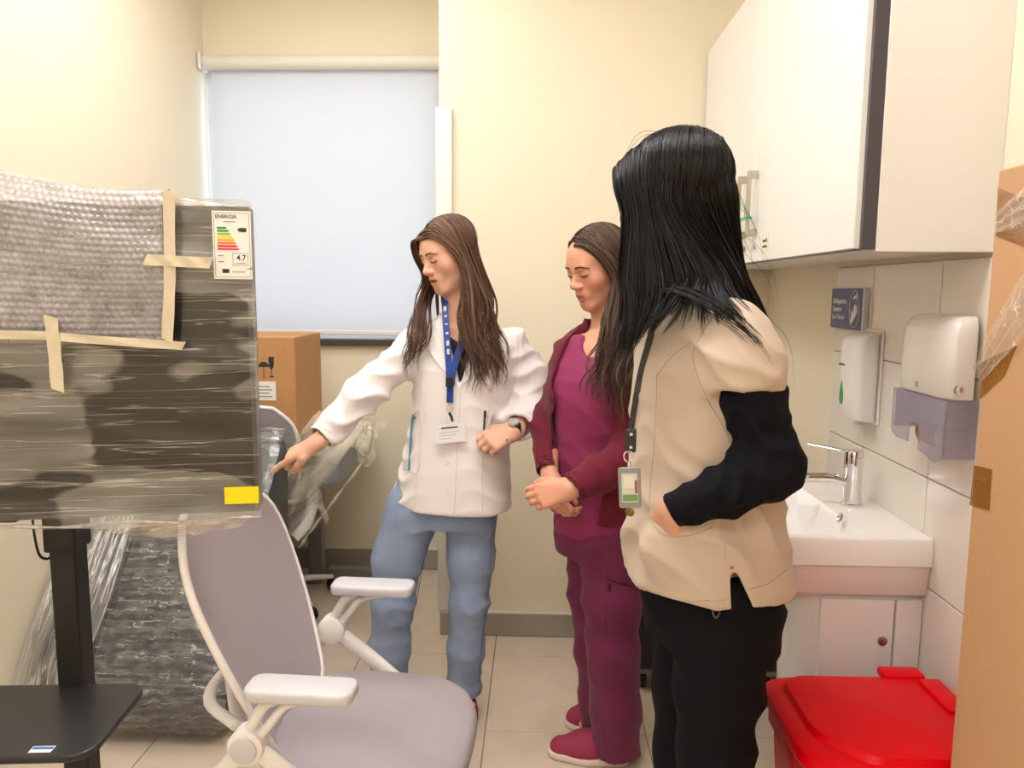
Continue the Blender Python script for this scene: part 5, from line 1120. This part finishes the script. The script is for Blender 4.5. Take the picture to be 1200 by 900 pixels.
# fleece: open down the front
f = Field((-.14, 1.92, .68), (.52, 2.62, 1.48), .0065)
f.column([tabrow(r[0] + 1, r[1], r[2], r[3] + .018, r[4] + .018) for r in tb2] + [tabrow(713, 380, 2.29, .075, .068), tabrow(712, 372, 2.29, .072, .066)], F2, .03)
f.chain([V3(P(680, 410, 2.37)), V3(elr), V3(cur)], [.060, .050, .040], .035); f.chain([V3(shl), V3(ell), V3(P(700, 557, 2.06)), V3(cul)], [.062, .056, .047, .042], .035)
c2_ = V3(P(706, 500, 2.26))
def opening(x, y, z):
    px, py = x - c2_[0], y - c2_[1]; l = px * L2[0] + py * L2[1]; fw = px * F2[0] + py * F2[1]; t = np.clip((z - .74) / (1.36 - .74), 0, 1)
    return np.maximum(np.abs(l - .0) - (.055 + .045 * np.sin(t * 2.6)), np.maximum(.02 - fw, np.sqrt(px * px + py * py) - .155))
f.put(opening, c2_ - [.2, .2, .5], c2_ + [.2, .2, .5], .008, 'sub')
f.column([(1.28, *P(712, 390, 2.28)[:2], .05, .05), (1.33, *P(713, 378, 2.285)[:2], .060, .056), (1.45, *P(713, 368, 2.29)[:2], .062, .058)], F2, .006, 'sub')
capcut(f, P(643, 554, 2.195), V3(cur) - V3(elr), .08); capcut(f, P(668, 573, 2.035), V3(cul) - V3(P(700, 557, 2.06)), .08)
f.cone(V3(wrl), V3(P(682, 566, 2.045)), .034, .034, .004, 'sub'); f.cone(V3(wrr), V3(P(643, 546, 2.21)), .033, .033, .004, 'sub')
f.plane((0, 0, P(706, 613, 2.15).z), (0, 0, -1))
jk2, bvk2 = cloth('fleece_jacket', f, FLE, W2, [((.5, .2, .8), .07, 1), ((.8, .2, .4), .1, .6)], .004, 9)
ZIP = mat('zip_dark', '#2A1420', .5)
seam('zip', bvk2, [(688, 385), (672, 410), (656, 440), (649, 480), (648, 520)], ZIP, jk2, .0022, 26, .0006)
q = hit(bvk2, 686, 606, .002); 
if q: obj('zip_pull', MB().box((q.x - .003, q.y - .004, q.z - .014), (q.x + .003, q.y, q.z + .006), .001, 1), STEEL, jk2)
# trousers
f = Field((-.1, 1.95, .03), (.46, 2.6, .92), .0065)
f.column([tabrow(706, 585, 2.26, .140, .11), tabrow(706, 625, 2.26, .155, .118), tabrow(706, 650, 2.26, .155, .115)], F2, .04)
f.chain([V3(P(716, 640, 2.20)), V3(P(717, 700, 2.19)), V3(P(718, 760, 2.2)), V3(P(721, 830, 2.22)), V3(P(723, 905, 2.25))], [.092, .086, .078, .075, .076], .03)
f.chain([V3(P(694, 640, 2.34)), V3(P(697, 700, 2.33)), V3(P(700, 760, 2.33)), V3(P(704, 820, 2.35)), V3(P(706, 884, 2.38))], [.088, .080, .072, .068, .068], .03)
f.plane((0, 0, .025), (0, 0, -1))
tr2, bvtr2 = cloth('scrub_trousers', f, MAGP, W2, [((.3, .2, 1), .09, 1), ((.7, .1, .5), .14, .8)], .0038, 10)
seam('pocket_zip', bvtr2, [(704, 676), (722, 682), (742, 688)], ZIP, tr2, .0016, 14); q = hit(bvtr2, 714, 686, .002)
if q: obj('zip_pull', MB().box((q.x - .003, q.y - .004, q.z - .016), (q.x + .003, q.y, q.z + .008), .001, 1), ZIP, tr2)
seam('seam', bvtr2, [(712, 640), (707, 720), (706, 800), (706, 880)], MAG, tr2, .001, 24)
PINKS = mat('burgundy_knit', '#9A3450', .85, bump=.25, scale=500)
hl = PZ(733, 893, 0); s2a, bvs2 = shoe('shoe', (hl.x + .0, hl.y + .0, 0), PZ(643, 884, 0), W2, PINKS, mat('cream_sole', '#EAD9D0', .5), .046, .085)
hl = PZ(720, 868, 0); shoe('shoe', (hl.x, hl.y + .06, 0), Vector((PZ(668, 862, 0).x, PZ(668, 862, 0).y + .06, 0)), W2, PINKS, MATS['cream_sole'], .046, .085)
lowL2 = K([[(712, 362, 2.135), (704, 400, 2.09), (692, 440, 2.065), (686, 482, 2.06)], [(726, 380, 2.10), (716, 420, 2.065), (706, 455, 2.045), (700, 495, 2.04)], [(742, 390, 2.08), (735, 430, 2.045), (726, 465, 2.03), (720, 500, 2.03)], [(757, 395, 2.10), (752, 435, 2.045), (746, 470, 2.03), (741, 495, 2.03)]])
lowR2 = K([[(712, 372, 2.33), (716, 400, 2.38)], [(730, 380, 2.36), (735, 420, 2.40)], [(745, 380, 2.34), (750, 420, 2.38)]])
gh2 = parted(o2, R2, S2, 1, lowL2, (.072, -.075)); gf2 = parted(o2, R2, S2, -1, lowR2, (.066, -.075)); sk2 = skull(o2, R2, S2, .006)
hair_obj([strands(gh2, 820, .0017, 21, .0055, .019, 4.0, 40, .25, amin=.45, push=sk2, pinch=.4), strands(gf2, 200, .0019, 22, .003, push=sk2)], haircap(o2, R2, S2, .002, (.078, .066, .024, -.05)), ('#241914', '#3A2A22', '#5A4233', '#7C6148'), W2)

# ------------------------------------------------------------------ person 3: beige scrub top, seen from the side
W3 = thing('person', 'woman in a beige scrub top with black sleeves, hand in pocket, long black hair', 'person', (P(825, 700, 1.5).x, 1.5, 0))
o3 = P(789, 228, 1.5); R3 = rotframe(math.radians(114), math.radians(8)); S3 = .955; F3 = V3((-.93, -.36, 0)); L3 = V3((.36, -.93, 0))
sh3, el3, wr3 = P(862, 398, 1.365), P(902, 546, 1.335), P(789, 599, 1.368)
f = Field((.05, 1.05, 0), (.62, 1.85, 1.76), .010, [((o3.x - .13, o3.y - .13, o3.z - .13), (o3.x + .13, o3.y + .13, o3.z + .13), .004), ((.16, 1.15, .90), (.34, 1.40, 1.06), .0035)])
head(f, o3, R3, S3, ears=False)
f.cone(V3(o3) + R3[1] * -.016 - R3[2] * .05, V3(P(808, 350, 1.5)), .05, .055, .03)
f.column([tabrow(812, 350, 1.5, .09, .06), tabrow(815, 372, 1.5, .14, .08), tabrow(822, 450, 1.5, .13, .10), tabrow(824, 600, 1.5, .12, .09), tabrow(828, 690, 1.5, .12, .09)], F3, .04)
f.chain([V3(sh3), V3(el3), V3(wr3)], [.042, .036, .025], .03); shf, elf, wrf = P(805, 398, 1.655), P(830, 520, 1.69), P(825, 600, 1.69); f.chain([V3(shf), V3(elf), V3(wrf)], [.042, .034, .025], .03)
hand(f, wr3, (-.16, .52, -.84), (-.75, -.60, -.2), (-.6, 0, .8), [(.2, .3, .2)] * 4, .3, .3, .96); hand(f, wrf, (-.15, 0, -1), (0, .9, .1), (-1, 0, 0), [(.2, .3, .2)] * 4, .3, .3, .96)
for h_, k_, a_ in ((P(850, 700, 1.44), P(840, 860, 1.44), Vector((P(838, 860, 1.44).x, 1.46, .08))), (P(806, 700, 1.57), P(800, 860, 1.57), Vector((P(805, 860, 1.57).x, 1.60, .08)))): f.chain([V3(h_), V3(k_), V3(a_)], [.065, .046, .032], .03); f.cone(V3(a_), V3((a_.x - .08, a_.y - .03, .045)), .035, .028, .02)
body3, bv3 = skin_obj('body', f, SKIN_A, W3, lambda V: headcol(V, o3, R3, S3, '#DBA78D', '#B8655E'))
BEI = mat('beige_scrub', '#C4B2A2', .8, bump=.10, scale=380, sheen=.15); BEIS = mat('beige_stitch', '#AD9883', .8)
NAVY = mat('navy_black_jersey', '#090B13', .85, bump=.12, scale=300, spec=.2); NAVT = mat('black_trouser', '#08080F', .85, bump=.1, scale=300, spec=.2)
# black under-sleeves
f = Field((.10, 1.10, .85), (.66, 1.82, 1.36), .006)
f.chain([V3(P(866, 405, 1.36)), V3(P(882, 470, 1.345)), V3(el3), V3(P(850, 575, 1.322)), V3(P(782, 601, 1.362))], [.052, .055, .057, .044, .033], .025)
f.chain([V3(shf), V3(elf), V3(wrf)], [.05, .045, .033], .03)
capcut(f, P(786, 599.5, 1.36), V3(wr3) - V3(el3), .06)
sl3, bvsl = cloth('black_sleeve', f, NAVY, W3, [((.6, -.2, .7), .05, 1), ((.85, .1, -.35), .04, .8)], .0036, 15, lambda V: .4 + .9 * np.exp(-(((V[:, 0] - .36) / .10) ** 2)))
# beige top
f = Field((.08, 1.16, .78), (.66, 1.85, 1.50), .0062)
tb3 = [(830, 712, 1.5, .178, .156), (828, 680, 1.5, .176, .157), (825, 630, 1.5, .170, .152), (822, 580, 1.5, .160, .143), (821, 530, 1.5, .152, .132), (822, 480, 1.5, .154, .126), (824, 430, 1.5, .162, .124), (824, 395, 1.5, .165, .112), (820, 370, 1.5, .150, .092), (812, 352, 1.5, .098, .072), (806, 342, 1.5, .068, .062), (803, 336, 1.5, .060, .058)]
f.chain([V3(P(855, 392, 1.39)), V3(P(868, 425, 1.355)), V3(P(880, 480, 1.342))], [.068, .067, .067], .035); f.chain([V3(shf), V3(P(818, 470, 1.68))], [.06, .06], .03)
hd = V3(P(880, 480, 1.342)) - V3(P(866, 410, 1.36)); capcut(f, P(874, 462, 1.347), hd + [-.02, 0, 0], .13)
f.cone(V3(P(873, 445, 1.35)), V3(P(880, 480, 1.342)), .0575, .0575, .004, 'sub')
f.column([tabrow(*r) for r in tb3], F3, .03)
f.plane((.3, 1.3, P(800, 700, 1.38).z), (-.02, -.06, -1))
vnk = P(766, 362, 1.44); f.ell(V3(P(800, 322, 1.5)), (.058, .058, .05), None, .01, 'sub')
f.ell(V3(P(782, 645, 1.395)), (.055, .030, .050), None, .035)
# side slit at the hem
sa, sb, sc_ = P(853, 656, 1.37), P(880, 712, 1.37), P(853, 714, 1.37)
def slit(x, y, z):
    t = np.clip((sa.z - z) / (sa.z - sc_.z), 0, 1.2); xl = sa.x + (sc_.x - sa.x) * t; xr = sa.x + (sb.x - sa.x) * t
    return np.maximum(np.maximum(xl - x, x - xr), np.maximum(z - sa.z, y - 1.46))
f.put(slit, (sa.x - .05, 1.1, .7), (sb.x + .05, 1.5, sa.z), .003, 'sub')
f.column([tabrow(830, 730, 1.5, .17, .149), tabrow(826, 640, 1.5, .155, .135)], F3, .006, 'sub')
def m3(V): return .45 + .8 * np.exp(-(((V[:, 2] - 1.08) / .12) ** 2)) + .6 * np.exp(-(((V[:, 2] - 1.33) / .06) ** 2))
tp3, bvt3 = cloth('scrub_top', f, BEI, W3, [((.55, .2, .8), .085, 1), ((.35, .1, -.9), .12, .7), ((.8, .2, .6), .05, .4)], .0072, 16, m3)
for pts in ([(838, 368), (822, 392), (812, 420), (830, 470), (848, 500), (862, 540)], [(770, 430), (768, 500), (763, 560), (760, 600)], [(849, 640), (850, 656)], [(757, 600), (775, 625), (805, 628), (835, 618)], [(748, 692), (790, 704), (850, 703)], [(872, 692), (900, 684), (921, 668)], [(836, 464), (870, 460), (910, 452)], [(770, 440), (790, 415), (812, 400)]): seam('stitched_seam', bvt3, pts, BEIS, tp3, .0008, 26, .0001)
obj('collar', MB().tube([V3(P(803, 340, 1.5)) + V3((.066 * math.cos(a), .066 * math.sin(a), .006 * math.sin(a * 1.0))) for a in np.linspace(0, 6.283, 30)], .008, 8, flat=1), BEI, tp3, smooth=True)
# trousers
f = Field((.12, 1.2, .05), (.66, 1.85, .98), .007)
f.column([tabrow(828, 655, 1.5, .14, .12), tabrow(832, 700, 1.5, .150, .128), tabrow(832, 740, 1.5, .150, .126)], F3, .04)
f.chain([V3(P(848, 720, 1.43)), V3(P(842, 800, 1.42)), V3(P(838, 880, 1.42)), V3((P(836, 880, 1.42).x, 1.45, .09))], [.092, .080, .070, .062], .04)
f.chain([V3(P(815, 720, 1.58)), V3(P(810, 800, 1.58)), V3(P(806, 880, 1.58)), V3((P(804, 880, 1.58).x, 1.60, .09))], [.090, .078, .068, .062], .04)
f.plane((0, 0, .06), (0, 0, -1))
tr3, bvtr3 = cloth('trousers', f, NAVT, W3, [((.3, .2, 1), .09, 1), ((.7, .1, .5), .14, .8)], .0034, 17)
q = hit(bvtr3, 839, 714, .004)
if q: obj('drawstring', MB().tube(spline([q + Vector((-.004, 0, .016)), q + Vector((-.006, -.004, -.004)), q + Vector((0, -.004, -.014)), q + Vector((.006, -.004, -.004)), q + Vector((.004, 0, .016))], 16), .0018, 6), mat('grey_cord', '#4A4E57', .6), tr3, smooth=True)
BSH = mat('black_shoe', '#101012', .5)
for hx3, hy3 in ((P(836, 880, 1.42).x, 1.45), (P(804, 880, 1.58).x, 1.60)): shoe('shoe', (hx3 + .05, hy3 + .01, 0), (hx3 - .20, hy3 - .06, 0), W3, BSH, BSH, .046, .085)
# lanyard and badge
LAN3 = mat('grey_lanyard', '#3E4046', .6, var=.5, scale=180)
ln3 = obj('lanyard', strap(bvt3, [(783, 345), (774, 365), (765, 395), (755, 430), (748, 465), (743, 500), (740, 522)], .013, 26, .004), LAN3, W3, smooth=50)
q = P(739, 516, 1.365); obj('lanyard_end', MB().box((q.x - .010, q.y - .005, q.z - .022), (q.x + .010, q.y + .001, q.z + .022), .003), mat('dark_rubber', '#2B2C31', .5), ln3)
for z in (.012, -.012): obj('rivet', MB().lathe([(.003, 0), (.003, .001)], (q.x, q.y - .005, q.z + z), (0, -1, 0), 10), CHROME, ln3)
q = P(737, 535, 1.36); obj('ring', MB().tube([(q.x + .009 * math.cos(a), q.y, q.z + .010 * math.sin(a)) for a in np.linspace(0, 6.283, 17)], .0013, 6), CHROME, ln3)
obj('clip', MB().tube([P(738, 541, 1.358), P(737, 553, 1.356)], .0035, 8), CHROME, ln3)
MB3 = frame(P(738, 571, 1.352), (1, -.12, .06), (-.05, .05, 1))
obj('badge', MB().prism(rrect(.040, .074, .005), .005, MB3, .0015), mat('badge_grey', '#8C8F90', .25), ln3)
obj('badge_card', MB().box((-.014, -.026, .005), (.014, .026, .0056), 0, 1, MB3), mat('badge_card', '#C9CDBE', .35), ln3)
obj('badge_photo', MB().box((-.010, .0, .0056), (.008, .022, .006), 0, 1, MB3), mat('badge_pale', '#DDDAD2', .4), ln3)
obj('badge_stripe', MB().box((-.013, -.024, .0056), (.013, -.012, .006), 0, 1, MB3), mat('badge_green', '#6E9A5A', .4), ln3)
obj('badge_stripe', MB().box((.009, -.010, .0056), (.0135, .014, .006), 0, 1, MB3), mat('badge_red', '#A6505A', .4), ln3)
q = P(738, 600, 1.352); obj('charm', MB().lathe([(.002, -.006), (.007, -.005), (.008, 0), (.007, .005), (.002, .006)], (q.x, q.y, q.z), (.3, -1, 0), 14), mat('yellow_black_charm', '#8A7420', .5, var=.8, scale=120), ln3, smooth=40)
# hair
low3 = K([[(726, 320, 1.47), (730, 350, 1.45), (724, 392, 1.43), (710, 436, 1.43)], [(740, 330, 1.41), (742, 358, 1.395), (738, 398, 1.38), (727, 436, 1.385)], [(768, 330, 1.39), (765, 355, 1.38), (756, 382, 1.365), (744, 412, 1.36)],
          [(802, 322, 1.385), (797, 343, 1.37), (779, 368, 1.35), (757, 388, 1.35)], [(838, 318, 1.40), (848, 342, 1.375), (872, 368, 1.325), (896, 400, 1.33)], [(862, 318, 1.46), (880, 358, 1.50), (902, 415, 1.56), (912, 456, 1.56)], [(872, 318, 1.54), (892, 362, 1.57), (911, 415, 1.59), (918, 470, 1.59)]])
g3 = parted(o3, R3, S3, 1, low3, (.086, -.095), .06, wide=1.16); sk3 = skull(o3, R3, S3, .012)
lowf3 = K([[(732, 330, 1.54), (738, 390, 1.54)], [(800, 330, 1.62), (800, 390, 1.64)], [(866, 320, 1.57), (890, 380, 1.60), (905, 440, 1.62), (910, 480, 1.62)]])
b3 = parted(o3, R3, S3, -1, lowf3, (.086, -.095), .06, wide=1.1)
loose = K([[(770, 340, 1.375), (800, 352, 1.35), (840, 372, 1.315), (880, 400, 1.30), (900, 430, 1.31)], [(800, 335, 1.37), (830, 345, 1.34), (865, 372, 1.30), (892, 405, 1.30), (908, 440, 1.32)], [(768, 352, 1.37), (790, 372, 1.345), (812, 366, 1.33), (826, 352, 1.34)]])
fly = K([[(785, 160, 1.47), (750, 158, 1.46), (726, 185, 1.46), (718, 225, 1.46)], [(795, 156, 1.47), (830, 160, 1.46), (856, 195, 1.47), (872, 260, 1.48)], [(866, 330, 1.45), (900, 400, 1.5), (930, 440, 1.5), (935, 520, 1.5)]])
hair_obj([strands(g3, 1500, .0015, 31, .0034, .0028, 1.2, 30, .12, amin=.5, pinch=.6, push=sk3), strands(b3, 420, .0022, 32, .005, .003, 1.0, push=sk3), strands(loose, 30, .0008, 33, .0045, per=3), strands(fly, 27, .0005, 34, .006, per=1)],
         haircap(o3, R3, S3, .006), ('#060508', '#0D0B0E', '#151114', '#241A18'), W3, rough=.34, spec=.3)
